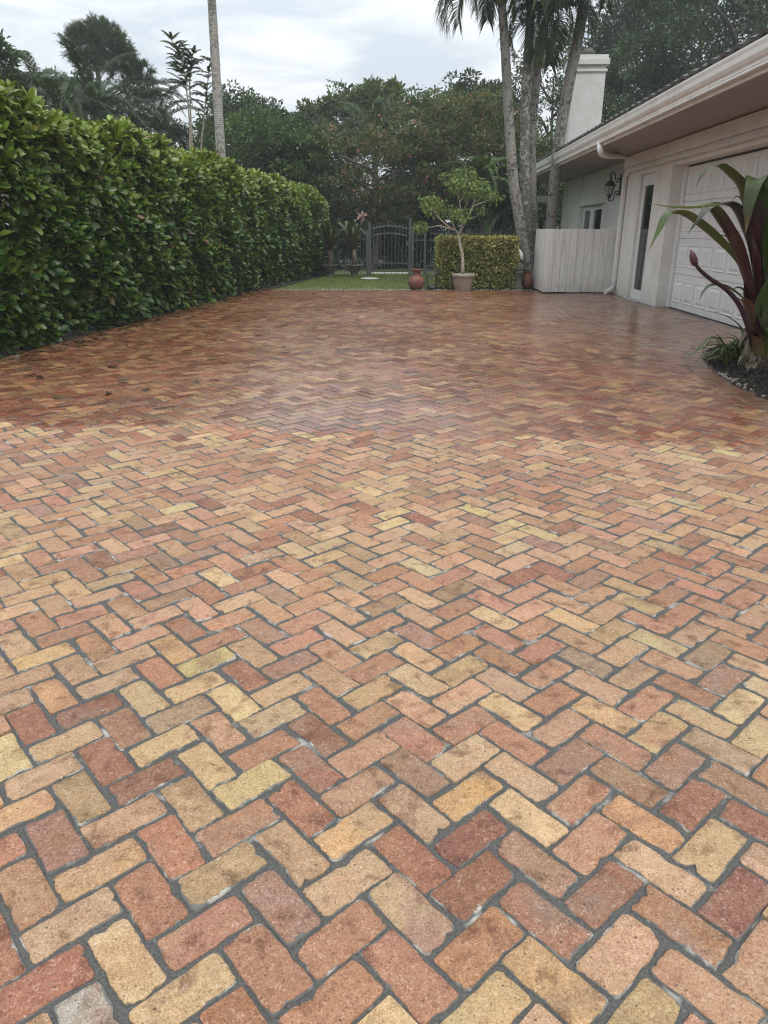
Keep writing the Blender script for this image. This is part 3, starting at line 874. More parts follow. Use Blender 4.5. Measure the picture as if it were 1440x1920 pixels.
ge = MB()
for i in range(330):
    x = rnd.uniform(-3.5, 2.9); y = DRIVE_END + 0.03 + abs(rnd.gauss(0, 0.05)); r = rnd.uniform(0.012, 0.030)
    ge.lathe([(r * 0.5, -0.012), (r, 0.0), (r * 0.8, r * 0.5), (r * 0.3, r * 0.7)], (x, y, 0.0), 6, True, 0.2, i)
tag(ge.build('edging_gravel', M['pebble']), 'loose brown gravel along the edge between bricks and lawn', 'gravel', kind='stuff')

# ------------------------------------------------------------------ house
WX, DX, EX = 4.60, 4.85, 3.32          # wall face, garage door plane, gutter front
G0, G1, GZ = 9.75, 14.50, 2.44
house = empty('house', (5.0, 14.0, 0), 'low white stucco house with garage, deep eave and chimney', 'house')
w = MB()
w.box(WX, 4.98, 4.6, G0, -0.04, 2.82)
w.box(WX, 4.98, G0, G1, GZ, 2.82)
w.box(WX, 4.98, G1, 15.50, -0.04, 2.82)
w.box(WX, 4.98, 15.50, 16.45, 2.42, 2.82)
w.box(WX, 4.98, 16.45, 17.62, -0.04, 2.82)
w.box(4.98, 12.0, 4.6, 4.9, -0.04, 2.82)
w.build('wall', M['stucco'], house, 0.006)
w2 = MB()
w2.box(4.76, 4.98, 17.62, 20.2, -0.04, 2.82)
w2.box(4.76, 4.98, 20.2, 22.7, 2.0, 2.82)
w2.box(4.76, 4.98, 20.2, 22.7, -0.04, 0.95)
w2.box(4.76, 4.98, 22.7, 25.4, -0.04, 2.82)
w2.box(4.98, 12.0, 25.1, 25.4, -0.04, 2.82)
w2.build('rear_wall', M['board_paint'], house, 0.004)
for y in (18.0, 19.7, 22.85, 24.0, 25.3):
    MB().box(4.715, 4.757, y - 0.055, y + 0.055, 0.0, 2.80).build('batten', M['board_paint'], house, 0.004)
MB().box(4.70, 4.757, 18.06, 19.64, 1.30, 1.39).build('trim_board', M['board_paint'], house, 0.005)
MB().box(4.70, 4.757, 22.91, 23.94, 1.30, 1.40).build('trim_board', M['board_paint'], house, 0.005)
MB().box(4.69, 4.757, 19.76, 22.79, 2.005, 2.09).build('window_head', M['board_paint'], house, 0.005)
MB().box(4.66, 4.757, 17.64, 17.93, 0, 2.80).build('corner_board', M['stucco'], house, 0.006)
# rear window: two lights
win = MB()
win.box(4.84, 4.90, 20.2, 22.7, 1.88, 2.0); win.box(4.84, 4.90, 20.2, 22.7, 0.95, 1.06)
for y in (20.26, 21.45, 22.62): win.box(4.835, 4.905, y - 0.06 if y < 22 else y - 0.08, y + 0.42 if y > 21 and y < 22 else y + 0.08, 1.06, 1.88)
wo = win.build('window', M['door_paint'], house, 0.004)
MB().box(4.868, 4.876, 20.34, 21.39, 1.06, 1.88).build('pane', M['glass'], wo)
MB().box(4.868, 4.876, 21.87, 22.54, 1.06, 1.88).build('pane', M['glass'], wo)
# frieze band and its mouldings under the soffit
fr = MB()
fr.box(4.44, WX - 0.002, 4.6, 17.25, 2.60, 2.806)
fr.box(4.50, WX - 0.002, 4.6, 17.22, 2.555, 2.598)
fr.box(4.47, WX - 0.002, 4.6, 17.23, 2.515, 2.551)
fr.build('frieze', M['stucco'], house, 0.008)
MB().box(3.46, 12.2, 4.2, 25.75, 2.822, 2.842).build('soffit', M['soffit_paint'], house)
MB().box(3.435, 3.457, 4.2, 25.75, 2.815, 3.06).build('fascia', M['gutter_paint'], house)
MB().box(3.362, 3.40, 4.2, 25.8, 3.09, 3.135).build('starter_strip', M['roof_tile'], house)
# ogee gutter: profile swept along the eave
prof = [(3.43, 2.885), (3.385, 2.885), (3.372, 2.90), (3.372, 2.925), (3.345, 2.945), (3.325, 2.98), (EX, 3.03), (EX - 0.012, 3.065), (EX - 0.012, 3.085), (EX + 0.006, 3.088), (EX + 0.012, 3.06),
        (3.35, 2.96), (3.39, 2.915), (3.43, 2.90)]
gut = MB()
vs = [(x, y, z) for y in (4.2, 25.8) for x, z in prof]; k = len(prof)
gut.add(vs, [(i, (i + 1) % k, k + (i + 1) % k, k + i) for i in range(k)] + [tuple(range(k)), tuple(reversed(range(k, 2 * k)))])
gut.build('gutter', M['gutter_paint'], house)
lip = MB(); lip.box(3.362, 3.434, 4.2, 25.8, 2.858, 2.882); lip.build('gutter_lip', M['gutter_paint'], house, 0.006)
# roof: deck, ridge, a course of eave tiles each its own piece
RP = math.tan(R(19))
roof = MB()
roof.add([(3.40, 4.0, 3.10), (8.3, 4.0, 3.10 + RP * 4.9), (8.3, 25.9, 3.10 + RP * 4.9), (3.40, 25.9, 3.10), (12.8, 4.0, 3.3), (12.8, 25.9, 3.3),
          (3.40, 4.0, 3.06), (3.40, 25.9, 3.06), (12.8, 4.0, 3.06), (12.8, 25.9, 3.06)],
         [(0, 1, 2, 3), (1, 4, 5, 2), (0, 3, 7, 6), (0, 6, 8, 4, 1), (3, 2, 5, 9, 7), (6, 7, 9, 8)])
roof_o = roof.build('roof', M['roof_tile'], house)
th = math.atan(RP)
tile = MB()
nseg = 6; tw, tl = 0.33, 0.42
tv = []
for yy in (0, tl):
    for j in range(nseg + 1):
        a = -tw / 2 + tw * j / nseg
        zz = 0.028 * math.cos(math.pi * (j / nseg - 0.5) * 2) * 0.5 + 0.018
        tv.append((yy, a, zz)); 
    for j in range(nseg + 1):
        a = -tw / 2 + tw * j / nseg
        zz = 0.028 * math.cos(math.pi * (j / nseg - 0.5) * 2) * 0.5 - 0.022
        tv.append((yy, a, zz))
m_ = nseg + 1
tf = []
for j in range(nseg):
    tf += [(j, j + 1, 2 * m_ + j + 1, 2 * m_ + j), (m_ + j + 1, m_ + j, 3 * m_ + j, 3 * m_ + j + 1), (j + 1, j, m_ + j, m_ + j + 1), (2 * m_ + j, 2 * m_ + j + 1, 3 * m_ + j + 1, 3 * m_ + j)]
tile.add(tv, tf)
tme = bpy.data.meshes.new('tile'); tme.from_pydata(tile.v, [], tile.f); tme.update(); tme.materials.append(M['roof_tile'])
for row in range(2):
    for i in range(65):
        o = bpy.data.objects.new('tile', tme); COL.objects.link(o); o.parent = roof_o
        x = 3.345 + row * 0.37 * math.cos(th)
        o.location = (x, 4.35 + i * 0.332 + rnd.gauss(0, 0.004), 3.10 + (x - 3.40) * RP + 0.062 + rnd.gauss(0, 0.003))
        o.rotation_euler = (0, -th + rnd.gauss(0, 0.01) - 0.02, rnd.gauss(0, 0.008))
# chimney
CY = 22.6
ch = MB()
xl, xr = atY(1066, 240, CY).x, atY(1126, 240, CY).x
zt = atY(1100, 122, CY).z
ch.box(xl, xr, CY, CY + 1.0, 3.2, zt)
cho = ch.build('chimney', M['stucco_white'], roof_o, 0.01)
cc = MB()
cc.box(xl - 0.035, xr + 0.035, CY - 0.035, CY + 1.035, zt - 0.16, zt - 0.09)
cc.box(xl - 0.07, xr + 0.07, CY - 0.07, CY + 1.07, zt + 0.002, zt + 0.15)
cc.box(xl - 0.03, xr + 0.03, CY - 0.03, CY + 1.03, zt + 0.152, zt + 0.24)
cc.build('chimney_cap', M['stucco_white'], cho, 0.012)
MB().lathe([(0.17, 0), (0.17, 0.10), (0.20, 0.11), (0.20, 0.16), (0.12, 0.20), (0.12, 0.24)], (xl + 0.45, CY + 0.5, zt + 0.24), 14).build('flue', M['dark_pot'], cho)
MB().box(5.0, 8.0, 23.0, 23.6, 3.5, atY(1140, 232, 23.0).z).build('roof_curb', M['stucco'], roof_o)

# garage door: four sections of raised panels
gd = MB()
gd.box(DX, DX + 0.05, G0 + 0.002, G1 - 0.12, 0.012, 0.61)
for k in range(1, 4): gd.box(DX, DX + 0.05, G0 + 0.002, G1 - 0.12, 0.61 * k + 0.006, 0.61 * (k + 1) - (0.01 if k == 3 else 0))
gdo = gd.build('garage_door', M['door_paint'], house, 0.003)
pw_ = (G1 - 0.12 - G0) / 8


def raised_panel(y0, y1, z0, z1):
    mb = MB(); x = DX - 0.001
    # sunk moulding round a raised field
    def ring(a, xx): return [(xx, y0 + a, z0 + a), (xx, y1 - a, z0 + a), (xx, y1 - a, z1 - a), (xx, y0 + a, z1 - a)]
    R_ = [ring(0, x - 0.002), ring(0.014, x - 0.015), ring(0.030, x - 0.002), ring(0.040, x - 0.001), ring(0.085, x - 0.018)]
    vs = [p for r in R_ for p in r]; fs = []
    for i in range(len(R_) - 1):
        for j in range(4):
            a, b = i * 4 + j, i * 4 + (j + 1) % 4
            fs.append((b, a, a + 4, b + 4))
    fs.append((19, 18, 17, 16))
    mb.add(vs, fs)
    return mb.build('panel', M['door_paint'], gdo)


for k in range(4):
    for j in range(8):
        y0 = G0 + pw_ * j + 0.05; raised_panel(y0, y0 + pw_ - 0.10, 0.61 * k + 0.12, 0.61 * (k + 1) - 0.10)
MB().box(4.80, 4.848, G1 - 0.118, G1 - 0.002, 0.0, GZ - 0.002).build('door_jamb', M['door_paint'], house, 0.003)
MB().box(4.80, 4.848, G0 + 0.002, G0 + 0.08, 0.0, GZ - 0.002).build('door_jamb', M['door_paint'], house, 0.003)
MB().box(4.84, 4.848, G0 + 0.09, G1 - 0.12, 2.405, GZ - 0.003).build('weather_seal', M['black_metal'], house)
MB().box(4.83, 4.90, G0 + 0.09, G1 - 0.12, 0.0, 0.011).build('weather_seal', M['black_metal'], house)
# side door
dm = MB()
DXs = 4.66
dm.box(DXs, DXs + 0.05, 15.505, 15.62, 0.01, 2.415)
dm.box(DXs, DXs + 0.05, 16.28, 16.445, 0.01, 2.415)
dm.box(DXs, DXs + 0.05, 15.62, 16.28, 0.01, 0.20)
dm.box(DXs, DXs + 0.05, 15.62, 16.28, 2.20, 2.415)
so_ = dm.build('side_door', M['door_paint'], house, 0.004)
MB().box(DXs + 0.02, DXs + 0.03, 15.62, 16.28, 0.20, 2.20).build('pane', M['glass'], so_)
MB().box(DXs + 0.012, DXs + 0.022, 15.94, 15.955, 0.20, 1.30).build('glazing_bar', M['fence_metal'], so_)
MB().box(DXs + 0.012, DXs + 0.022, 15.62, 16.28, 1.30, 1.315).build('glazing_bar', M['fence_metal'], so_)
MB().tube([(DXs - 0.002, 15.69, 1.0), (DXs - 0.06, 15.69, 1.0), (DXs - 0.06, 15.80, 1.0)], 0.011, 8).build('handle', M['black_metal'], so_)
for z in (0.3, 1.25, 2.1): MB().tube([(DXs - 0.012, 16.44, z - 0.05), (DXs - 0.012, 16.44, z + 0.05)], 0.012, 8).build('hinge', M['door_paint'], so_)
MB().box(4.50, 4.70, 15.45, 16.5, -0.02, 0.008).build('door_sill', M['stone'], house)

# downspout
a0 = atX(1125, 268, 3.40); a1 = atX(1127, 286, 3.42); a2 = atX(1140, 292, 3.70); b1 = atX(1172, 293, 4.40); b2 = atX(1185, 305, 4.54)
yd_ = 17.45
path = [a0, a1, a2, b1, b2, Vector((4.545, yd_, 2.45)), Vector((4.545, yd_, 0.30)), Vector((4.53, yd_, 0.16)), Vector((4.46, yd_ - 0.05, 0.09)), Vector((4.34, yd_ - 0.12, 0.06))]
ds = MB()
pp = smoothpts(path[:6], 6)[:-1] + [path[5]] + smoothpts(path[5:], 4)[1:]
ds.tube(pp, 0.056, 10)
dso = ds.build('downspout', M['gutter_paint'], house)
MB().box(4.49, 4.598, yd_ - 0.055, yd_ + 0.055, 0.62, 0.65).build('bracket', M['gutter_paint'], dso)
MB().box(4.49, 4.598, yd_ - 0.055, yd_ + 0.055, 1.75, 1.78).build('bracket', M['gutter_paint'], dso)

# wall lantern on scrolled iron bracket
LY = 18.45
def lp(x, y): return atY(1120 + x * 0.0694, 300 + y * 0.0694, LY)
lan = empty('wall_lantern', lp(350, 1000), 'black iron wall lantern on scrolled bracket beside the downspout', 'lantern')
up = [(560, 535), (550, 515), (580, 497), (612, 522), (605, 570), (560, 603), (512, 572), (497, 500), (493, 420), (462, 360), (410, 340), (362, 372), (350, 425), (382, 445), (412, 415)]
lo = [(520, 915), (506, 900), (530, 945), (580, 928), (582, 880), (540, 848), (485, 868), (462, 930), (450, 1000), (412, 1080), (350, 1110), (292, 1078), (292, 1032), (330, 1015), (352, 1040)]
br = MB()
for c in (up, lo): br.tube(smoothpts([lp(*q) for q in c], 3), 0.013, 6)
pa, pb_ = lp(650, 410), lp(585, 940)
br.box(4.70, 4.725, LY - 0.035, LY + 0.035, pb_.z - 0.02, pa.z + 0.03)
br.build('bracket', M['black_metal'], lan)
lx = lp(350, 700).x
zc, zb, ztop = lp(350, 690).z, lp(340, 985).z, lp(375, 450).z
MB().lathe([(0.135, zc - 0.012), (0.142, zc), (0.125, zc + 0.012), (0.098, zc + 0.045), (0.075, zc + 0.085), (0.03, zc + 0.11), (0.018, zc + 0.125), (0.034, zc + 0.15), (0.034, zc + 0.165), (0.012, zc + 0.18), (0.022, zc + 0.20), (0.008, zc + 0.235)], (lx, LY, 0), 12).build('cap', M['black_metal'], lan)
MB().lathe([(0.055, zb + 0.035), (0.10, zc - 0.014)], (lx, LY, 0), 6, False).build('lamp_glass', M['lamp_glass'], lan)
cg = MB()
for k in range(6):
    a = 2 * math.pi * k / 6
    cg.tube([(lx + 0.058 * math.cos(a), LY + 0.058 * math.sin(a), zb + 0.03), (lx + 0.103 * math.cos(a), LY + 0.103 * math.sin(a), zc - 0.01)], 0.007, 5)
cg.lathe([(0.010, zb - 0.06), (0.025, zb - 0.04), (0.012, zb - 0.02), (0.045, zb), (0.064, zb + 0.03), (0.06, zb + 0.04)], (lx, LY, 0), 12)
cg.build('cage', M['black_metal'], lan)
# small security light under the eave
fl = empty('security_light', (4.7, 19.2, 2.6), 'small dark security light under the eave above the boarded wall', 'light')
q = atX(1122, 296, 4.72)
MB().lathe([(0.05, 0), (0.05, 0.03)], (q.x, q.y, q.z), 10).tube([q, q + Vector((-0.12, 0.0, 0.06))], 0.018, 6).build('arm', M['fence_metal'], fl)
MB().tube([q + Vector((-0.10, 0, 0.05)), q + Vector((-0.2, -0.03, 0.02))], [0.035, 0.065], 10).build('head', M['fence_metal'], fl)

# low boarded screen
scr = empty('board_screen', (3.8, 17.6, 0), 'low off-white screen of vertical boards around the side wall', 'screen')
bw = 0.171
for i in range(9):
    x0 = 2.99 + i * bw
    MB().box(x0 + 0.003, x0 + bw - 0.004, 17.585 + rnd.uniform(0, 0.006), 17.612, 0.025 + rnd.uniform(0, 0.012), 1.39 + rnd.uniform(-0.006, 0.006)).build('plank', M['board_paint'], scr, 0.003)
for i in range(9):
    y0 = 17.615 + i * bw
    MB().box(2.985 + rnd.uniform(0, 0.005), 3.012, y0 + 0.003, y0 + bw - 0.004, 0.025, 1.39 + rnd.uniform(-0.006, 0.006)).build('plank', M['board_paint'], scr, 0.003)
rl = MB()
for z in (0.25, 1.15): rl.box(3.02, 4.53, 17.615, 17.65, z, z + 0.08); rl.box(3.015, 3.05, 17.66, 19.15, z, z + 0.08)
rl.build('rail', M['board_paint'], scr)
MB().box(2.98, 3.05, 19.16, 19.23, 0, 1.40).build('post', M['board_paint'], scr, 0.004)

# white post and rail beyond the house corner
pr = empty('porch_frame', (4.9, 26.2, 0), 'white post with a crossbeam beyond the far house corner', 'frame')
q = atY(1040, 380, 26.2)
MB().box(q.x - 0.10, q.x + 0.10, 26.1, 26.3, 0, 2.9).build('post', M['board_paint'], pr, 0.006)
MB().box(q.x - 0.16, q.x + 0.16, 26.04, 26.36, 0, 1.50).build('plinth', M['board_paint'], pr, 0.006)
q2 = atY(1003, 374, 26.2)
MB().box(q2.x - 0.8, q.x - 0.102, 26.15, 26.25, q2.z - 0.09, q2.z + 0.09).build('crossbeam', M['board_paint'], pr, 0.006)

# ------------------------------------------------------------------ fence and gate
FY = 24.5


def fence_run(name, label, p0, p1, h, pickets, group, rails=(0.16, None), skip_posts=()):
    p0, p1 = Vector(p0), Vector(p1)
    o = empty(name, p0, label, 'fence', group)
    d = (p1 - p0); L = d.length; d.normalize(); ang_ = math.atan2(d.y, d.x)
    def T(s_): return Matrix.Translation(p0 + d * s_) @ Matrix.Rotation(ang_, 4, 'Z')
    for i, s_ in enumerate((0, L)):
        if i in skip_posts: continue
        MB().box(-0.035, 0.035, -0.035, 0.035, 0, h + 0.06, T(s_)).box(-0.043, 0.043, -0.043, 0.043, h + 0.061, h + 0.09, T(s_)).build('post', M['fence_metal'], o)
    for z in (0.16, h - 0.22, h - 0.02):
        MB().box(0.036, L - 0.036, -0.016, 0.016, z, z + 0.032, T(0)).build('rail', M['fence_metal'], o)
    nP = max(2, int(L / 0.105))
    for i in range(1, nP):
        s_ = L * i / nP
        MB().box(-0.008, 0.008, -0.0162, 0.0162, 0.05, h + 0.09, T(s_)).add([(T(s_) @ Vector(q)) for q in ((-0.012, -0.012, h + 0.09), (0.012, -0.012, h + 0.09), (0.012, 0.012, h + 0.09), (-0.012, 0.012, h + 0.09), (0, 0, h + 0.14))], [(0, 1, 4), (1, 2, 4), (2, 3, 4), (3, 0, 4)]).build('picket', M['fence_metal'], o)
    return o


GX0, GX1 = atY(694, 517, FY).x, atY(768, 515, FY).x
fence_run('fence_panel', 'black picket fence panel between the tall hedge and the gate', (-3.30, FY - 0.3, 0), (GX0 - 0.09, FY, 0), 1.30, 18, 'black metal fence panels')
fence_run('fence_panel', 'black picket fence panel running back beside the hedge end', (-3.30, FY - 0.2, 0), (-3.02, 28.2, 0), 1.30, 18, 'black metal fence panels', skip_posts=(0,))
fence_run('fence_panel', 'short black picket fence panel joining the gate from the urn side', (GX1 + 0.09, FY, 0), (0.32, FY, 0), 1.28, 6, 'black metal fence panels')
fence_run('fence_panel', 'black picket fence panel behind the variegated box hedge', (0.40, FY, 0), (2.7, FY, 0), 1.28, 6, 'black metal fence panels', skip_posts=(0,))
fence_run('fence_panel', 'black picket fence panel behind the grey palm trunks', (2.78, FY, 0), (5.2, FY, 0), 1.28, 6, 'black metal fence panels', skip_posts=(0,))
gate = empty('gate', ((GX0 + GX1) / 2, FY, 0), 'black metal garden gate with arched double top rail', 'gate')
for x in (GX0, GX1):
    MB().box(x - 0.045, x + 0.045, FY - 0.045, FY + 0.045, 0, 1.62).build('post', M['fence_metal'], gate)
MB().lathe([(0.045, 0), (0.05, 0.02), (0.02, 0.035), (0.035, 0.07), (0.03, 0.09), (0.005, 0.11)], (GX1, FY, 1.622), 10).build('finial', M['fence_metal'], gate)
gw = GX1 - GX0
def arch(x): return math.sin(math.pi * (x - GX0) / gw) ** 0.8 if GX0 < x < GX1 else 0.0
for zz in (1.38, 1.17):
    MB().tube([(GX0 + 0.04 + (gw - 0.08) * t / 14, FY, zz + 0.11 * arch(GX0 + 0.0401 + (gw - 0.0802) * t / 14)) for t in range(15)], 0.02, 6).build('arched_rail', M['fence_metal'], gate)
for zz in (0.12, 0.36):
    MB().box(GX0 + 0.046, GX1 - 0.046, FY - 0.016, FY + 0.016, zz, zz + 0.035).build('rail', M['fence_metal'], gate)
for i in range(1, 11):
    x = GX0 + gw * i / 11
    MB().box(x - 0.008, x + 0.008, FY - 0.018, FY + 0.018, 0.06, 1.50 + 0.11 * arch(x)).build('picket', M['fence_metal'], gate)
MB().box(GX1 - 0.13, GX1 - 0.05, FY - 0.05, FY - 0.02, 0.92, 1.06).build('latch', M['fence_metal'], gate)

# ------------------------------------------------------------------ stones, jars, statue, stand
st = MB()
q = ground(693, 524)
st.lathe([(0.24, 0.0), (0.26, 0.02), (0.22, 0.045), (0.10, 0.05)], (q.x, q.y, 0), 11, True, 0.12, 3)
tag(st.build('stepping_stone', M['stone']), 'pale flat stepping stone lying in the lawn before the gate', 'stone')
q = ground(735, 513)
st = MB(); st.box(q.x - 0.9, q.x + 0.9, 25.6, 26.3, -0.02, 0.02)
tag(st.build('path', M['stone']), kind='structure')

urn = empty('urn', (0.055, 18.62, 0), 'ribbed terracotta urn with flared rim at the lawn corner', 'urn')
ub = MB()
prf = [(0.10, 0.0), (0.125, 0.02), (0.185, 0.10), (0.20, 0.17), (0.19, 0.235), (0.13, 0.305), (0.085, 0.345), (0.08, 0.39), (0.105, 0.435), (0.125, 0.455)]
nn_ = 40; vs = []
for r, z in prf:
    for k in range(nn_):
        a = 2 * math.pi * k / nn_
        rr = r * (1 + (0.035 * math.cos(10 * a) if 0.05 < z < 0.36 else 0))
        vs.append((0.055 + rr * math.cos(a), 18.62 + rr * math.sin(a), z))
ub.add(vs, [(i * nn_ + k, i * nn_ + (k + 1) % nn_, (i + 1) * nn_ + (k + 1) % nn_, (i + 1) * nn_ + k) for i in range(len(prf) - 1) for k in range(nn_)], True)
ub.build('body', M['terracotta'], urn)
MB().lathe([(0.125, 0.456), (0.14, 0.468), (0.135, 0.482), (0.105, 0.478), (0.09, 0.44)], (0.055, 18.62, 0), 28).build('rim', M['terracotta'], urn)

q = ground(988, 541)
jar = empty('jar', (q.x, q.y, 0), 'plain rounded terracotta jar between the box hedge and the screen', 'jar')
MB().lathe([(0.09, 0), (0.135, 0.06), (0.15, 0.16), (0.13, 0.26), (0.085, 0.34), (0.06, 0.375)], (q.x, q.y, 0), 22).build('body', M['terracotta'], jar)
MB().lathe([(0.06, 0.376), (0.075, 0.385), (0.075, 0.40), (0.05, 0.395)], (q.x, q.y, 0), 22).build('rim', M['terracotta'], jar)

sx = atY(974, 500, 18.75).x
stt = empty('statue', (sx, 18.75, 0), 'small white bird statue on a grey pedestal beside the palms', 'statue')
MB().lathe([(0.13, 0), (0.13, 0.06), (0.09, 0.09), (0.085, 0.34), (0.12, 0.38), (0.12, 0.44)], (sx, 18.75, 0), 14).build('pedestal', M['dark_pot'], stt)
zb_ = atY(975, 492, 18.75).z
MB().lathe([(0.12, 0.441), (0.11, zb_ - 0.12), (0.08, zb_ - 0.03), (0.03, zb_)], (sx, 18.75, 0), 12, True, 0.1, 2).build('base', M['dark_pot'], stt)
sb_ = MB()
def sp_(x, y): return atY(750 + x * 0.1806, 400 + y * 0.1806, 18.75)
sb_.tube([sp_(1278, 488), sp_(1262, 465), sp_(1258, 430), sp_(1250, 405), sp_(1238, 386)], [0.012, 0.04, 0.05, 0.038, 0.03], 10)
sb_.tube([sp_(1244, 384), sp_(1232, 382), sp_(1216, 388)], [0.03, 0.02, 0.006], 8)
sb_.tube([sp_(1252, 420), sp_(1236, 426), sp_(1220, 432)], [0.026, 0.02, 0.012], 8)
sb_.build('figure', M['statue_white'], stt)

stand = empty('plant_stand', (0.40, 18.62, 0), 'thin black metal stand with a tilted slab beside the urn', 'stand')
rs = MB()
for x, y in ((0.29, 18.58), (0.34, 18.75), (0.52, 18.60), (0.54, 18.78)): rs.tube([(x, y, 0), (x, y, 0.56)], 0.009, 6)
rs.tube([(0.29, 18.58, 0.55), (0.52, 18.60, 0.57), (0.54, 18.78, 0.57), (0.34, 18.75, 0.55), (0.29, 18.58, 0.55)], 0.008, 6)
rs.build('frame', M['black_metal'], stand)
Mt = Matrix.Translation((0.46, 18.70, 0.32)) @ Matrix.Rotation(R(-38), 4, 'Y')
MB().box(-0.17, 0.17, -0.10, 0.10, -0.012, 0.012, Mt).build('slab', M['dark_pot'], stand, 0.004)
MB().lathe([(0.07, 0), (0.11, 0.04), (0.07, 0.10), (0.02, 0.12)], (0.44, 18.56, 0.0), 9, True, 0.2, 4).build('foot', M['black_metal'], stand)


# ------------------------------------------------------------------ strap leaves
def strap(pts, w, cols, fold=0.35, k=5, up=Vector((0, 0, 1)), taper=0.35):
    """ribbon with a folded midrib; pts 3D, w max half width, cols [(t, rgb)]"""
    P3 = smoothpts(pts, k); n_ = len(P3); V = []; C = []; F = []
    P3 = [Vector(p) for p in P3]
    side_prev = None
    for i, p in enumerate(P3):
        t = i / (n_ - 1)
        d = (P3[min(i + 1, n_ - 1)] - P3[max(i - 1, 0)])
        d = d.normalized() if d.length > 1e-6 else Vector((0, 0, 1))
        view = Vector((0, 0, CAM_H)) - p
        side = d.cross(up)
        if side.length < 0.15: side = d.cross(Vector((0.3, -1, 0.2)))
        side.normalize()
        if side_prev is not None and side.dot(side_prev) < 0: side = -side
        if side_prev is not None: side = (side * 0.6 + side_prev * 0.4).normalized()
        side_prev = side
        nrm_ = side.cross(d).normalized()
        hw = w * (min(1, taper + (1 - taper) * t / 0.35) if t < 0.35 else 1 - ((t - 0.35) / 0.65) ** 1.7)
        hw = max(hw, 0.0015)
        c = np.array([np.interp(t, [q[0] for q in cols], [q[1][j] for q in cols]) for j in range(3)])
        for sgn in (-1, -0.5, 0, 0.5, 1):
            V.append(p + side * hw * sgn + nrm_ * abs(sgn) * hw * fold); C.append(c * (0.9 + 0.1 * abs(sgn)))
    for i in range(n_ - 1):
        for j in range(4):
            a = i * 5 + j; F.append((a, a + 1, a + 6, a + 5))
    return np.array([tuple(v) for v in V]), np.array(F), np.array(C)


def strap_obj(parent, pts, w, cols, name='leaf', wide=1.3, **kw):
    V, F, C = strap(pts, w * wide, cols, **kw)
    return link(name, npmesh(name, V, F, True, {'Col': C}), M['strap_leaf'], parent)


GREEN = (0.075, 0.13, 0.022); OLIVE = (0.06, 0.075, 0.018); WINE = (0.075, 0.012, 0.018); DARKG = (0.022, 0.032, 0.014); PALE = (0.20, 0.26, 0.10); MAROON = (0.05, 0.018, 0.016); TAN = (0.30, 0.20, 0.09)
CRY = 7.75
lily = empty('crinum_lily', (3.62, CRY, 0), 'large wine and green strap-leaved lily in the bed by the garage', 'plant')


def cl(*pts):
    """sight-line points (u, v, depth offset) on the plant"""
    return [atY(u, v, CRY + dy) for u, v, dy in pts]


strap_obj(lily, cl((1420, 590, 0), (1390, 505, -.05), (1345, 455, -.12), (1292, 412, -.2), (1268, 401, -.25), (1252, 406, -.27), (1236, 435, -.3), (1213, 477, -.32)), 0.085, [(0, OLIVE), (0.2, GREEN), (0.9, GREEN), (1, TAN)])
strap_obj(lily, cl((1418, 620, -.08), (1402, 540, -.12), (1380, 470, -.2), (1355, 425, -.25), (1336, 396, -.3), (1328, 394, -.32), (1312, 412, -.34), (1289, 439, -.36)), 0.085, [(0, WINE), (0.45, MAROON), (0.62, OLIVE), (0.8, (0.12, 0.12, 0.10)), (1, DARKG)])
strap_obj(lily, cl((1412, 520, .1), (1400, 450, .1), (1386, 405, .05), (1364, 386, 0), (1336, 387, -.1), (1300, 391, -.2), (1255, 389, -.3), (1216, 381, -.4)), 0.075, [(0, MAROON), (0.35, DARKG), (0.48, DARKG), (0.55, PALE), (1, PALE)])
strap_obj(lily, cl((1414, 520, .2), (1404, 430, .2), (1392, 360, .15), (1372, 333, .1), (1354, 317, .05), (1342, 312, 0), (1322, 325, -.05), (1303, 351, -.1)), 0.07, [(0, MAROON), (0.3, OLIVE), (0.6, OLIVE), (1, DARKG)])
strap_obj(lily, cl((1418, 600, .02), (1412, 500, .02), (1413, 420, 0), (1417, 350, -.05), (1420, 335, -.12), (1412, 355, -.2), (1402, 400, -.24), (1397, 440, -.26)), 0.085, [(0, WINE), (0.3, MAROON), (0.5, GREEN), (0.85, OLIVE), (1, TAN)])
strap_obj(lily, cl((1424, 620, 0), (1436, 520, .0), (1438, 420, -.05), (1432, 355, -.1), (1438, 338, -.15), (1452, 370, -.2), (1470, 440, -.25)), 0.085, [(0, OLIVE), (0.3, GREEN), (1, GREEN)])
strap_obj(lily, cl((1422, 600, -.1), (1414, 520, -.1), (1410, 450, -.08), (1409, 395, 0), (1406, 370, .05)), 0.09, [(0, WINE), (0.5, WINE), (1, MAROON)])
strap_obj(lily, cl((1425, 610, .15), (1424, 520, .2), (1418, 450, .2), (1405, 410, .25), (1385, 370, .3), (1372, 378, .32)), 0.06, [(0, DARKG), (0.6, DARKG), (1, OLIVE)])
strap_obj(lily, cl((1425, 650, -.1), (1432, 590, -.12), (1450, 530, -.2), (1475, 480, -.3), (1500, 470, -.4)), 0.10, [(0, OLIVE), (0.4, GREEN), (1, GREEN)])
strap_obj(lily, cl((1430, 640, .1), (1455, 540, .1), (1480, 440, .1), (1530, 380, 0), (1580, 400, -.1)), 0.09, [(0, WINE), (0.4, OLIVE), (1, GREEN)])
strap_obj(lily, cl((1420, 590, .25), (1404, 556, .3), (1385, 540, .35), (1372, 547, .35)), 0.045, [(0, DARKG), (1, GREEN)])
strap_obj(lily, cl((1418, 600, .3), (1392, 560, .35), (1360, 538, .4), (1335, 536, .4), (1320, 548, .4), (1311, 564, .4)), 0.05, [(0, GREEN), (0.6, GREEN), (1, DARKG)])
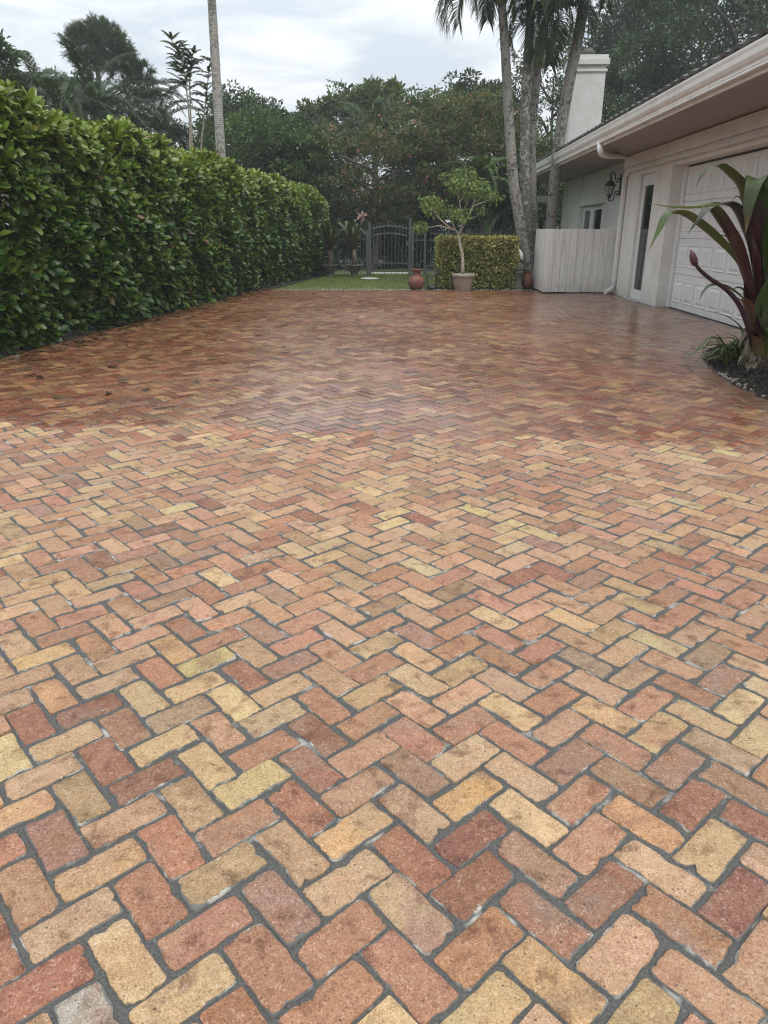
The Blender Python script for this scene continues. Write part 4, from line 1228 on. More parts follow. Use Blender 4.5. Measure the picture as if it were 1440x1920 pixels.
strap_obj(lily, cl((1412, 560, .1), (1388, 470, .15), (1365, 446, .15), (1336, 438, .15)), 0.035, [(0, MAROON), (1, DARKG)])
strap_obj(lily, cl((1424, 560, .3), (1440, 440, .4), (1448, 360, .5), (1470, 310, .5), (1500, 330, .5)), 0.07, [(0, DARKG), (1, OLIVE)])
strap_obj(lily, cl((1418, 640, -.14), (1407, 600, -.16), (1398, 570, -.2), (1388, 561, -.24), (1392, 570, -.26)), 0.055, [(0, OLIVE), (0.5, (0.19, 0.07, 0.06)), (1, (0.25, 0.12, 0.09))])
for k_, (ub, ut, vt, w_, dy_, c0) in enumerate(((1412, 1396, 500, .075, -.02, WINE), (1424, 1412, 455, .085, .05, WINE), (1434, 1424, 430, .085, .02, MAROON), (1440, 1446, 440, .085, .1, WINE), (1446, 1462, 470, .085, 0, MAROON), (1418, 1400, 540, .07, -.1, WINE))):
    strap_obj(lily, cl((ub, 655, dy_), ((ub + ut) / 2, 600, dy_ - .03), (ut + 2, (600 + vt) / 2, dy_), (ut, vt, dy_ + .05), (ut - 8, vt - 22, dy_ + .12)), w_, [(0, OLIVE), (0.25, c0), (0.7, c0), (1, OLIVE)], taper=0.75)
# overlapping leaf bases wrapping the stem
for i, (du, hh, cc_) in enumerate(((-6, 560, WINE), (8, 575, OLIVE), (0, 600, (0.13, 0.14, 0.03)), (14, 610, GREEN), (-10, 610, (0.20, 0.06, 0.05)))):
    strap_obj(lily, cl((1422 + du * 0.4, 668, -.10 - 0.02 * i), (1420 + du, 640, -.15 - 0.015 * i), (1418 + du * 1.2, (hh + 640) / 2, -.14 - 0.015 * i), (1416 + du * 1.4, hh, -.10)), 0.085, [(0, (0.16, 0.17, 0.04)), (0.5, cc_), (1, cc_)], 'leaf_sheath', taper=0.8)
stk = MB()
base_q = atY(1424, 655, CRY)
stk.tube([(base_q.x, CRY, -0.02), (base_q.x, CRY, 0.2), (base_q.x - 0.01, CRY, 0.45), (base_q.x - 0.02, CRY, 0.8), (base_q.x - 0.03, CRY, 1.0)], [0.17, 0.15, 0.10, 0.075, 0.03], 12)
stk.build('stem', M['husk'], lily)
fs_ = MB()
fp = cl((1412, 645, -.18), (1400, 605, -.22), (1385, 570, -.26), (1362, 543, -.3), (1335, 525, -.34), (1314, 508, -.38), (1303, 494, -.4))
fs_.tube(smoothpts(fp, 4), [0.028 - 0.012 * i / 24 for i in range(25)], 9)
fso = fs_.build('flower_stalk', M['stalk'], lily)
bd = MB()
bq = cl((1304, 497, -.4), (1301, 488, -.4), (1298, 478, -.4), (1295, 468, -.4))
bd.tube([bq[0], bq[0].lerp(bq[1], .6), bq[1], bq[2], bq[3]], [0.022, 0.032, 0.036, 0.028, 0.004], 10)
bdo = bd.build('bud', M['bud'], fso)
# dry scales hanging round the foot
TR_ = random.Random(4)
for i in range(30):
    a = TR_.uniform(-2.9, 0.3); r = 0.16 + TR_.uniform(0, 0.05); z = TR_.uniform(0.06, 0.40)
    x, y = base_q.x + r * math.cos(a), CRY + r * math.sin(a)
    e = Vector((x + 0.10 * math.cos(a) * TR_.uniform(.2, 1), y + 0.10 * math.sin(a) * TR_.uniform(.2, 1), max(0.01, z - TR_.uniform(0.06, 0.16))))
    tn = TR_.uniform(0.6, 1.2)
    strap_obj(lily, [Vector((x, y, z)), Vector((x, y, z)).lerp(e, .5) + Vector((0, 0, 0.02)), e], TR_.uniform(0.012, 0.03), [(0, (0.09 * tn, 0.07 * tn, 0.05 * tn)), (1, (0.24 * tn, 0.19 * tn, 0.13 * tn))], 'dead_leaf', k=3, taper=0.9, fold=0.5)


def blades(base, n_, seed, L):
    rg = random.Random(seed); out = []
    for i in range(n_):
        a = rg.uniform(0, 6.28); e = R(rg.uniform(35, 80)); l_ = L * rg.uniform(0.6, 1.1); dr = Vector((math.cos(a), math.sin(a), 0))
        p0 = base + dr * 0.03; p1 = p0 + dr * (l_ * .45 * math.cos(e)) + Vector((0, 0, l_ * .5 * math.sin(e))); p2 = p1 + dr * (l_ * .35) + Vector((0, 0, l_ * .12 * math.sin(e) - .02)); p3 = p2 + dr * (l_ * .28) + Vector((0, 0, -l_ * rg.uniform(.1, .35)))
        out.append(([p0, p1, p2, p3], rg.uniform(0.012, 0.02), [(0, GY), (0.35, GB), (1, GREEN)]))
    return out


def tuft(name, label, base, leaves, group):
    leaves = leaves + blades(Vector(base), 12, int(base[0] * 1000), 0.42)
    o = empty(name, base, label, 'plant', group)
    for pts, w_, c_ in leaves: strap_obj(o, pts, w_, c_, k=4, wide=1.45)
    return o


GB = (0.075, 0.12, 0.022); GY = (0.20, 0.18, 0.04)
TY = 7.95
def tl(dy, *p): return [atY(u, v, TY + dy) for u, v in p]
b0 = ground(1362, 684)
tuft('spider_lily', 'low arching grassy plant at the tip of the planting bed', b0, [
    (tl(0, (1362, 682), (1350, 650), (1320, 652), (1263, 686)), 0.024, [(0, GY), (0.4, GB), (1, GREEN)]),
    (tl(-.1, (1364, 682), (1356, 645), (1335, 635), (1300, 664), (1272, 684)), 0.022, [(0, GY), (0.4, GB), (1, GREEN)]),
    (tl(.1, (1362, 680), (1352, 640), (1330, 634), (1302, 658)), 0.02, [(0, GB), (1, GB)]),
    (tl(.1, (1364, 680), (1358, 650), (1346, 630), (1336, 623)), 0.018, [(0, GY), (1, GB)]),
    (tl(-.1, (1360, 682), (1345, 662), (1322, 665), (1300, 684)), 0.022, [(0, GB), (1, GREEN)]),
    (tl(0, (1366, 682), (1362, 655), (1350, 640), (1325, 632)), 0.016, [(0, GB), (1, GB)]),
    (tl(.2, (1358, 680), (1340, 660), (1330, 664), (1312, 678)), 0.018, [(0, GY), (1, GB)]),
    (tl(-.2, (1362, 684), (1350, 672), (1336, 672), (1326, 676)), 0.022, [(0, TAN), (1, GY)]),
    (tl(.1, (1360, 680), (1330, 655), (1305, 655), (1279, 651)), 0.012, [(0, GB), (1, GB)]),
    (tl(-.15, (1365, 684), (1352, 655), (1338, 662), (1322, 676)), 0.02, [(0, GB), (1, GB)])], 'grassy plants in the bed')
b1 = ground(1388, 682)
tuft('spider_lily', 'upright grassy plant close against the foot of the large lily', b1, [
    (tl(0, (1387, 676), (1391, 640), (1388, 615), (1365, 595), (1328, 580)), 0.022, [(0, GY), (0.4, GB), (1, GB)]),
    (tl(-.1, (1388, 676), (1386, 650), (1378, 632), (1358, 626)), 0.018, [(0, GB), (1, GB)]),
    (tl(0, (1386, 676), (1380, 655), (1372, 645), (1366, 635)), 0.018, [(0, GB), (1, GREEN)]),
    (tl(0, (1389, 676), (1394, 650), (1398, 630), (1397, 610)), 0.02, [(0, GY), (1, GREEN)]),
    (tl(.1, (1388, 676), (1397, 655), (1402, 635)), 0.02, [(0, GY), (1, GREEN)]),
    (tl(-.1, (1386, 676), (1378, 660), (1375, 640)), 0.016, [(0, GB), (1, GB)]),
    (tl(-.2, (1386, 678), (1382, 690), (1380, 700)), 0.012, [(0, GY), (1, GREEN)]),
    (tl(-.2, (1387, 678), (1392, 690), (1396, 698)), 0.012, [(0, GY), (1, GREEN)])], 'grassy plants in the bed')

# ------------------------------------------------------------------ tall hedge
HY0, HY1, HT = 5.0, 25.6, 1.7


def build_hedge():
    o = empty('tall_hedge', (-5.0, 15.0, 0), 'tall clipped hedge of large glossy leaves along the drive', 'hedge')
    rg = np.random.default_rng(21)
    nR = 10500
    y = HY0 + (HY1 - HY0) * rg.random(nR) ** 1.0
    hh = 2.80 - 0.022 * (y - 8.6) + 0.07 * np.sin(y * 1.7) + 0.05 * np.sin(y * 4.3 + 1)
    hh = hh - 0.55 * np.clip((y - 24.4) / 1.2, 0, 1) ** 2
    rr = 0.35
    Lf = hh - rr - 0.06; La = rr * math.pi / 2; Lt = HT - rr
    s_ = rg.random(nR) * (Lf + La + Lt * 0.75)
    on_face = s_ < Lf; on_arc = ~on_face & (s_ < Lf + La); on_top = ~on_face & ~on_arc
    a = np.where(on_arc, (s_ - Lf) / rr, np.where(on_face, 0, math.pi / 2))
    nx = np.cos(a); nz = np.sin(a)
    fx = hedge_face(y)
    lump = 0.085 * (np.sin(y * 2.3 + s_ * 1.9) * np.sin(s_ * 2.7 + 0.6 * y + 1) + 0.5 * np.sin(y * 5.1 - s_ * 3.3))
    x = np.where(on_face, fx, np.where(on_arc, fx - rr + rr * nx, fx - rr - (s_ - Lf - La)))
    z = np.where(on_face, 0.06 + s_, np.where(on_arc, hh - rr + rr * nz, hh))
    depth = np.where(rg.random(nR) < 0.55, np.abs(rg.normal(size=nR)) * 0.07, rg.random(nR) * 0.5) - lump
    under = np.clip((0.9 - z) / 0.9, 0, 1) * on_face              # the foot is a little drawn in
    depth = depth + under * 0.25
    # the far end of the hedge turns round
    base = np.stack([x - nx * depth, y, z - nz * depth], 1)
    nvec = np.stack([nx, np.zeros(nR), nz], 1)
    axis = norm(nvec * 0.70 + np.array([0, -0.10, 0.80]) + rg.normal(size=(nR, 3)) * 0.38)
    age = rg.random(nR)
    young = np.clip(0.10 + 0.75 * np.clip(z / hh, 0, 1.1) ** 4 + 0.5 * (age - 0.5), 0, 1)  # paler towards the top: young growth plus skylight put into the leaf colour
    k = rg.integers(6, 10, nR)
    idx = np.repeat(np.arange(nR), k)
    j = np.concatenate([np.arange(q) for q in k])
    n_ = len(idx)
    ax = axis[idx]
    ref = norm(np.cross(ax, np.array([0.3, 0.9, 0.2])))
    ref2 = np.cross(ax, ref)
    phi = j * 2.4 + rg.random(nR)[idx] * 6.28
    rad = ref * np.cos(phi)[:, None] + ref2 * np.sin(phi)[:, None]
    frac = j / k[idx]
    t = R(20) + frac * R(55) + rg.normal(size=n_) * 0.16
    dY = norm(ax * np.cos(t)[:, None] + rad * np.sin(t)[:, None] + np.array([0, 0, -0.10]))
    nZ = norm(ax * np.sin(t)[:, None] - rad * np.cos(t)[:, None] + rg.normal(size=(n_, 3)) * 0.12)
    pos = base[idx] - ax * (frac * 0.06)[:, None]
    size = rg.uniform(0.12, 0.24, n_) * (0.75 + 0.35 * frac)
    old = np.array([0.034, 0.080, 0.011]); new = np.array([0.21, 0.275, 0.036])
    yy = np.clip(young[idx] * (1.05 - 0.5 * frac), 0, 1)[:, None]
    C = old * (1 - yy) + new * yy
    C = C * rg.uniform(0.75, 1.25, (n_, 1)) * (1 + rg.normal(size=(n_, 3)) * 0.06)
    bad = rg.random(n_) < 0.012
    C[bad] = np.array([0.16, 0.10, 0.03])
    C = np.clip(C, 0.004, 1)
    T = leaf_template('obovate')
    # the 300 leaves that show largest: on the outside, close to the camera
    u, v, dist = project(pos)
    vis = (u > 5) & (u < 620) & (v > 120) & (dist > 1) & (depth[idx] < 0.02) & (frac < 0.8)
    score = np.where(vis, size / np.maximum(dist, 1), 0)
    sel = np.argsort(-score)[:300]
    rest = np.ones(n_, bool); rest[sel] = False
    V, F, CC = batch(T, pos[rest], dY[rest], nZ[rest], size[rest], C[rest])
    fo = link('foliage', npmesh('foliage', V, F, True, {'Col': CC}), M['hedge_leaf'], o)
    tag(fo, kind='stuff')
    lm = []
    for q in range(8):
        cq = old * (1 - q / 7) + new * (q / 7)
        me = npmesh('leaf', T[0], T[1], True, {'Col': np.repeat(cq[None], len(T[0]), 0)}); me.materials.append(M['hedge_leaf']); lm.append(me)
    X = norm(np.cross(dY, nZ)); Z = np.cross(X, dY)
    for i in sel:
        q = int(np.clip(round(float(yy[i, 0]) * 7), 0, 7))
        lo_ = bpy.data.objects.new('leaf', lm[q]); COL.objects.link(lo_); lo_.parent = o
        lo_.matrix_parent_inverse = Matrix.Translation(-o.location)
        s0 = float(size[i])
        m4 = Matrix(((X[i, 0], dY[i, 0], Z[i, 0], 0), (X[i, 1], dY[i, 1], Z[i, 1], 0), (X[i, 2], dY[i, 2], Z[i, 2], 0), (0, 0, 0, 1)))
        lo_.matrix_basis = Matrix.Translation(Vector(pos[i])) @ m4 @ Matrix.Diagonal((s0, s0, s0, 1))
    mb = MB()
    for q in range(46):
        yq = HY0 + 0.3 + q * (HY1 - HY0 - 0.6) / 45 + rnd.gauss(0, 0.08)
        x0 = hedge_face(yq) - 0.75 + rnd.gauss(0, 0.1)
        top = Vector((x0 + rnd.gauss(0, 0.15), yq + rnd.gauss(0, 0.2), 2.0))
        mb.tube([(x0, yq, -0.03), (x0 + rnd.gauss(0, .05), yq, 0.8), top], [0.05, 0.04, 0.018], 6)
        for b_ in range(5):
            z0 = rnd.uniform(0.4, 1.7)
            e = Vector((hedge_face(yq) - rnd.uniform(0.0, 0.3), yq + rnd.gauss(0, 0.4), z0 + rnd.uniform(0.0, 0.6)))
            mb.tube([(x0, yq, z0), ((x0 + e.x) / 2, (yq + e.y) / 2, z0 + 0.05 + rnd.gauss(0, .05)), e], [0.02, 0.015, 0.007], 5)
    mb.build('branches', M['bark'], o)


build_hedge()
nL = 560
ly = rng.uniform(6, 18.3, nL); lx_ = hedge_face(ly) + 0.02 - 0.22 * rng.random(nL) + np.abs(rng.normal(size=nL)) * 0.16
lx_[420:] = hedge_face(ly[420:]) + rng.random(140) ** 2 * 3.0
lc = np.array([0.12, 0.07, 0.03]) * rng.uniform(0.35, 1.5, (nL, 1)) * (1 + rng.normal(size=(nL, 3)) * 0.1)
V, F, C = batch(leaf_template('obovate'), np.stack([lx_, ly, rng.uniform(0.008, 0.02, nL)], 1), norm(np.concatenate([rng.normal(size=(nL, 2)), rng.normal(size=(nL, 1)) * 0.08], 1)),
                norm(rng.normal(size=(nL, 3)) * 0.2 + np.array([0, 0, 1])), rng.uniform(0.08, 0.16, nL), np.clip(lc, 0.01, 1))
tag(link('fallen_leaves', npmesh('fallen_leaves', V, F, True, {'Col': C}), M['leaf']), 'brown fallen leaves along the foot of the tall hedge', 'fallen leaves', kind='stuff')


# ------------------------------------------------------------------ clipped variegated box hedge
def build_box_hedge():
    x0, x1, y0, y1, h = 0.58, 2.50, 18.72, 20.1, 1.18
    o = empty('box_hedge', ((x0 + x1) / 2, 19.4, 0), 'low squared hedge of yellow variegated leaves behind the potted tree', 'hedge')
    rg = np.random.default_rng(8); n_ = 15000
    f = rg.choice(4, n_, p=[0.42, 0.30, 0.17, 0.11])
    a, b = rg.random(n_), rg.random(n_)
    inn = np.abs(rg.normal(size=n_)) * 0.07 + 0.03 * np.sin(a * 14) * np.sin(b * 9)
    P3 = np.zeros((n_, 3)); NN = np.zeros((n_, 3))
    for fi in range(4):
        m = f == fi
        if fi == 0: P3[m] = np.stack([x0 + a * (x1 - x0), y0 + inn, 0.02 + b * h], 1)[m]; NN[m] = (0, -1, 0)
        if fi == 1: P3[m] = np.stack([x0 + a * (x1 - x0), y0 + b * (y1 - y0), h - inn], 1)[m]; NN[m] = (0, 0, 1)
        if fi == 2: P3[m] = np.stack([x0 + inn, y0 + a * (y1 - y0), 0.02 + b * h], 1)[m]; NN[m] = (-1, 0, 0)
        if fi == 3: P3[m] = np.stack([x1 - inn, y0 + a * (y1 - y0), 0.02 + b * h], 1)[m]; NN[m] = (1, 0, 0)
    d_ = norm(NN * 0.6 + rg.normal(size=(n_, 3)) * 0.6 + np.array([0, 0, 0.25]))
    nz = norm(NN * 0.8 + rg.normal(size=(n_, 3)) * 0.5 + np.array([0, 0, 0.5]))
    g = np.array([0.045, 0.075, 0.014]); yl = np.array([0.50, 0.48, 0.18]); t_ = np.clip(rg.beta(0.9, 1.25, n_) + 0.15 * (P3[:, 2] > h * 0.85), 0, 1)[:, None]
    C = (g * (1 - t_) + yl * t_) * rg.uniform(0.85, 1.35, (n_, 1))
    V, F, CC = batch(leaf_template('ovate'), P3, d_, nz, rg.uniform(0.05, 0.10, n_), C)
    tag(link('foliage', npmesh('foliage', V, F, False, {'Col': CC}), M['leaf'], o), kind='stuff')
    mb = MB()
    for q in range(26):
        x, y = rnd.uniform(x0 + .15, x1 - .15), rnd.uniform(y0 + .2, y1 - .2)
        mb.tube([(x, y, -0.02), (x + rnd.gauss(0, .05), y, 0.5), (x + rnd.gauss(0, .15), y + rnd.gauss(0, .15), 1.0)], [0.02, 0.016, 0.008], 5)
    # a dense core of leaves further in
    mb.build('branches', M['bark'], o)
    n2 = 5000
    P4 = np.stack([rg.uniform(x0 + .1, x1 - .1, n2), rg.uniform(y0 + .1, y1 - .1, n2), rg.uniform(0.05, h - .08, n2)], 1)
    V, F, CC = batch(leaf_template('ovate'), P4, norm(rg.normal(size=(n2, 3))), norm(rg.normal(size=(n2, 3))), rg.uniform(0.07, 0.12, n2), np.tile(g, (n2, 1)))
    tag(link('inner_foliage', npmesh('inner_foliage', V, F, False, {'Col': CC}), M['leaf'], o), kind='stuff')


build_box_hedge()


# ------------------------------------------------------------------ potted tree
def build_potted_tree():
    Y = 18.32; px = atY(868, 545, Y).x
    o = empty('potted_tree', (px, Y, 0), 'small pale-branched tree in a weathered concrete pot', 'potted tree')
    pot = MB()
    pot.lathe([(0.185, 0.0), (0.19, 0.01), (0.245, 0.30), (0.25, 0.31)], (px, Y, 0), 30)
    po_ = pot.build('pot', M['concrete'], o)
    rim = MB(); rim.lathe([(0.25, 0.311), (0.268, 0.315), (0.275, 0.385), (0.265, 0.395), (0.235, 0.395), (0.23, 0.35)], (px, Y, 0), 30).build('rim', M['concrete'], po_)
    MB().lathe([(0.23, 0.352), (0.10, 0.375), (0.02, 0.38)], (px, Y, 0), 18).build('soil', M['soil'], o)
    def z(x, y, dy=0.0): return atY(780 + x * 0.1528, 280 + y * 0.1528, Y + dy)
    tr = MB()
    p0 = Vector((px - 0.02, Y, 0.36))
    fork = z(525, 1060)
    tr.tube(smoothpts([p0, atY(867, 480, Y), z(545, 1200), fork], 4), [0.045 - 0.015 * i / 12 for i in range(13)], 9)
    tips = []
    def limb(pts, r0, r1, tip=True):
        q = smoothpts([z(*p) for p in pts], 3); k_ = len(q)
        tr.tube(q, [r0 + (r1 - r0) * i / (k_ - 1) for i in range(k_)], 7)
        if tip: tips.append(Vector(q[-1]))
    limb([(525, 1060), (490, 1000), (400, 970, .05), (280, 940, .1), (160, 960, .15), (60, 960, .2)], 0.024, 0.007)
    limb([(490, 1000), (400, 950, -.1), (280, 840, -.15), (230, 770, -.2), (160, 740, -.2)], 0.022, 0.007)
    limb([(480, 980), (440, 890, .15), (380, 820, .2), (320, 780, .25)], 0.018, 0.007)
    limb([(280, 840, -.15), (220, 740, -.2), (200, 640, -.2)], 0.012, 0.005)
    limb([(525, 1060), (555, 980), (565, 920), (550, 760), (535, 650), (505, 540), (440, 450)], 0.026, 0.007)
    limb([(535, 650), (580, 590, .1), (610, 540, .15)], 0.012, 0.006)
    limb([(505, 540), (530, 480, -.1), (520, 400, -.15)], 0.011, 0.006)
    limb([(565, 920), (640, 830, -.05), (700, 690, -.1), (720, 600, -.12), (725, 490, -.15)], 0.02, 0.007)
    limb([(710, 690, -.1), (800, 660, -.15), (880, 630, -.2), (960, 590, -.2)], 0.012, 0.005)
    limb([(720, 640, -.1), (790, 600, 0), (830, 540, .1)], 0.011, 0.005)
    limb([(640, 850, 0), (700, 840, .15), (770, 800, .25), (815, 735, .3)], 0.012, 0.005)
    limb([(585, 740, .1), (640, 640, .2), (690, 560, .3)], 0.012, 0.005)
    limb([(565, 980), (590, 940, -.2), (600, 860, -.3), (560, 800, -.35)], 0.012, 0.005)
    tr.build('trunk', M['pale_bark'], o)
    rg = np.random.default_rng(3)
    cl_ = [(t_, 0.20) for t_ in tips]
    for x, y, dy, r in ((150, 600, -.1, .20), (230, 660, .1, .2), (120, 640, .1, .18), (300, 680, .1, .18), (420, 310, 0, .22), (520, 340, .1, .25), (640, 380, 0, .26), (720, 430, .1, .24), (560, 440, -.1, .22),
                        (660, 300, .1, .2), (780, 450, -.1, .22), (830, 540, 0, .2), (470, 780, .1, .17), (520, 820, -.1, .17), (590, 800, 0, .17), (50, 960, .1, .16), (90, 940, .2, .15), (950, 580, -.2, .14), (690, 520, 0, .2), (450, 740, 0, .15), (20, 990, .1, .12)):
        cl_.append((z(x, y, dy), r))
    pos = []; off = []
    for c, r in cl_:
        k_ = int(300 * r)
        dd = norm(rg.normal(size=(k_, 3))) * (rg.random((k_, 1)) ** 0.45) * np.array([1.1, 1.1, 0.8])
        pos.append(np.array(c) + dd * r); off.append(dd)
    pos = np.concatenate(pos); off = np.concatenate(off); n_ = len(pos)
    d_ = norm(off * 0.6 + rg.normal(size=(n_, 3)) * 0.4 + np.array([0, 0, -0.6]))
    nz = norm(rg.normal(size=(n_, 3)) * 0.5 + np.array([0, -0.3, 1]))
    C = np.array([0.14, 0.20, 0.05]) * rg.uniform(0.6, 1.35, (n_, 1)) * (1 + rg.normal(size=(n_, 3)) * 0.08)
    V, F, CC = batch(leaf_template('ovate'), pos, d_, nz, rg.uniform(0.055, 0.10, n_), np.clip(C, 0.01, 1))
    link('crown', npmesh('crown', V, F, False, {'Col': CC}), M['leaf'], o)


build_potted_tree()


# ------------------------------------------------------------------ two potted strap-leaved plants by the gate
def potted_lily(label, u, flower, seed):
    Y = 23.9; x = atY(u, 515, Y).x; rg = random.Random(seed)
    o = empty('potted_lily', (x, Y, 0), label, 'potted plant', 'potted lilies by the gate')
    MB().lathe([(0.12, 0.0), (0.12, 0.05), (0.08, 0.08), (0.16, 0.16), (0.225, 0.30), (0.23, 0.315)], (x, Y, 0), 22).build('pot', M['dark_pot'], o)
    MB().lathe([(0.23, 0.316), (0.26, 0.325), (0.26, 0.365), (0.225, 0.37), (0.21, 0.335)], (x, Y, 0), 22).build('rim', M['dark_pot'], o)
    MB().tube([(x, Y, 0.30), (x + 0.02, Y, 0.6), (x, Y, 0.85)], [0.09, 0.075, 0.04], 9).build('stem', M['husk'], o)
    for i in range(17):
        a = i * 2.4 + rg.random() * 0.4; e = R(rg.uniform(48, 84)); L = rg.uniform(0.85, 1.3)
        dr = Vector((math.cos(a), math.sin(a), 0))
        p0 = Vector((x, Y, 0.72)); p1 = p0 + dr * (L * .5 * math.cos(e)) + Vector((0, 0, L * .5 * math.sin(e)))
        p2 = p1 + dr * (L * .42 * math.cos(e) + .06) + Vector((0, 0, L * .42 * math.sin(e) - .12)); p3 = p2 + dr * 0.2 + Vector((0, 0, -rg.uniform(-0.05, 0.25)))
        strap_obj(o, [p0, p1, p2, p3], rg.uniform(0.04, 0.06), [(0, MAROON), (0.4, OLIVE), (1, (0.10, 0.13, 0.05))], k=4)
    fx = atY(*flower, Y)
    MB().tube(smoothpts([(x, Y, 0.8), Vector((x, Y, 0.8)).lerp(fx, .5) + Vector((0, 0, .05)), fx], 4), 0.016, 6).build('flower_stalk', M['stalk'], o)
    rg2 = np.random.default_rng(seed); n_ = 46
    dd = norm(rg2.normal(size=(n_, 3)) + np.array([0.3, 0, 0.1]))
    V, F, C = batch((np.array([(-0.06, 0, 0), (0.06, 0, 0), (0.05, 0.7, 0.06), (0, 1, -0.05), (-0.05, 0.7, 0.06)]), np.array([(0, 1, 2, 3, 4)])), np.tile(np.array(fx), (n_, 1)), dd, norm(rg2.normal(size=(n_, 3))), rg2.uniform(0.12, 0.22, n_), np.array([0.62, 0.45, 0.46]) * rg2.uniform(0.7, 1.1, (n_, 1)))
    link('flower', npmesh('flower', V, F, False, {'Col': C}), M['leaf'], o)


potted_lily('strap-leaved lily in a bowl planter nearest the tall hedge', 619, (600, 398), 5)
potted_lily('strap-leaved lily with pink flowers in the bowl nearest the gate', 664, (678, 405), 6)


# ------------------------------------------------------------------ palms
def frond_geo(rg, L, n_l, ll, wl, droop, up=0.9, vee=0.5, base_w=0.022):
    """frond along local +X from the origin: arching rachis with hanging leaflets"""
    V = []; F4 = []; 
    m = 12; pts = []
    e = up; p = np.zeros(3)
    for i in range(m + 1):
        pts.append(p.copy()); st_ = L / m
        p = p + st_ * np.array([math.cos(e), 0, math.sin(e)]); e -= droop / m * (0.6 + 0.8 * i / m)
    pts = np.array(pts)
    for i in range(m + 1):
        r = base_w * (1 - 0.85 * i / m)
        for a in (0, 2.1, 4.2): V.append(pts[i] + np.array([0, r * math.cos(a), r * math.sin(a)]))
    for i in range(m):
        for k in range(3): F4.append((i * 3 + k, i * 3 + (k + 1) % 3, (i + 1) * 3 + (k + 1) % 3, (i + 1) * 3 + k))
    for i in range(n_l):
        t = 0.14 + 0.86 * i / (n_l - 1)
        f = t * m; j = min(int(f), m - 1); q = pts[j] + (pts[j + 1] - pts[j]) * (f - j)
        d = norm((pts[j + 1] - pts[j])[None])[0]
        nrm_ = np.array([-d[2], 0, d[0]])
        lf = ll * (0.55 + 0.45 * math.sin(math.pi * min(1, 0.12 + t * 0.95))) * rg.uniform(0.85, 1.1)
        for sgn in (-1, 1):
            out = norm((np.array([0, sgn, 0]) * 0.85 + d * (0.45 + 0.5 * t) + nrm_ * (vee + rg.normal() * 0.12))[None])[0]
            q1 = q + out * lf * 0.45; q2 = q + out * lf * 0.9 + np.array([0, 0, -lf * (0.30 + 0.25 * rg.random())])
            wd = norm(np.cross(out, nrm_ + 0.3 * np.array([0, 0, 1]))[None])[0] * wl
            b = len(V)
            V += [q - wd * 0.5, q + wd * 0.5, q1 + wd, q1 - wd, q2 + wd * 0.12, q2 - wd * 0.12]
            F4 += [(b, b + 1, b + 2, b + 3), (b + 3, b + 2, b + 4, b + 5)]
    return np.array(V), np.array(F4)


def add_frond(parent, rg, root, az, el, L, n_l, ll, wl, droop, col, name='frond', vee=0.5):
    V, F = frond_geo(rg, L, n_l, ll, wl, droop, el, vee)
    c, s_ = math.cos(az), math.sin(az)
    W3 = np.stack([V[:, 0] * c - V[:, 1] * s_, V[:, 0] * s_ + V[:, 1] * c, V[:, 2]], 1) + np.array(root)
    tone = rg.uniform(0.8, 1.2)
    C = np.tile(np.array(col) * tone, (len(W3), 1)) * rg.uniform(0.85, 1.15, (len(W3), 1))
    return link(name, npmesh(name, W3, F, False, {'Col': C}), M['leaf'], parent)


def palm(label, trunk_pts, r0, r1, bark, crown, fronds, seed, shaft=True, group='grey palms beside the house', L=1.7, col=(0.035, 0.065, 0.018), ll=0.5, n_l=44, wl=0.016, azs=None):
    base = Vector(trunk_pts[0])
    o = empty('palm_tree', (base.x, base.y, 0), label, 'palm tree', group)
    rg = np.random.default_rng(seed)
    q = smoothpts(trunk_pts, 6); k = len(q)
    rad = [r0 + (r1 - r0) * (i / (k - 1)) for i in range(k)]
    rad[0] *= 1.5; rad[1] *= 1.25; rad[2] *= 1.1
    rad = [r * (1 + 0.03 * math.sin(i * 2.1)) for i, r in enumerate(rad)]
    MB().tube(q, rad, 14).build('trunk', M[bark], o)
    crown = Vector(crown); top = Vector(q[-1])
    if shaft:
        MB().tube([top - (crown - top) * 0.03, top.lerp(crown, .12), top.lerp(crown, .6), crown], [r1 * 1.02, r1 * 1.35, r1 * 1.05, r1 * 0.6], 12).build('crownshaft', M['crownshaft'], o)
    for i in range(fronds):
        az = (azs[i] if azs and i < len(azs) else i * 2.4 + rg.random())
        el = rg.uniform(0.25, 0.95)
        add_frond(o, rg, crown, az, el, L * rg.uniform(0.85, 1.1), n_l, ll, wl, rg.uniform(2.3, 3.0), col)
    return o


PY = 19.35
def pq(u, v, dy=0.0): return atY(u, v, PY + dy)
g1 = pq(1003, 541, .0)
palm('leaning palm with a slender grey trunk, leftmost of the cluster', [Vector((g1.x, PY, -0.03)), pq(990, 500), pq(977, 430), pq(962, 330), pq(953, 200), pq(947, 90), pq(941, 8)], 0.15, 0.095, 'palm_bark', pq(937, -50), 13, 31, azs=[3.3, 3.9, 2.9, 4.5, 2.3, 5.2, 0.2, 1.2, 3.6], L=2.0, ll=0.6)
palm('dark mossy palm trunk in the middle of the cluster', [Vector((g1.x + 0.02, PY + 0.35, -0.03)), pq(993, 500, .35), pq(989, 420, .35), pq(984, 300, .35), pq(986, 180, .35), pq(992, 80, .35), pq(998, -20, .35)], 0.14, 0.10, 'palm_bark_mossy', pq(1000, -70, .35), 11, 32, azs=[4.2, 5.0, 5.8, 3.4, 2.5, 0.5], L=1.9, ll=0.6)
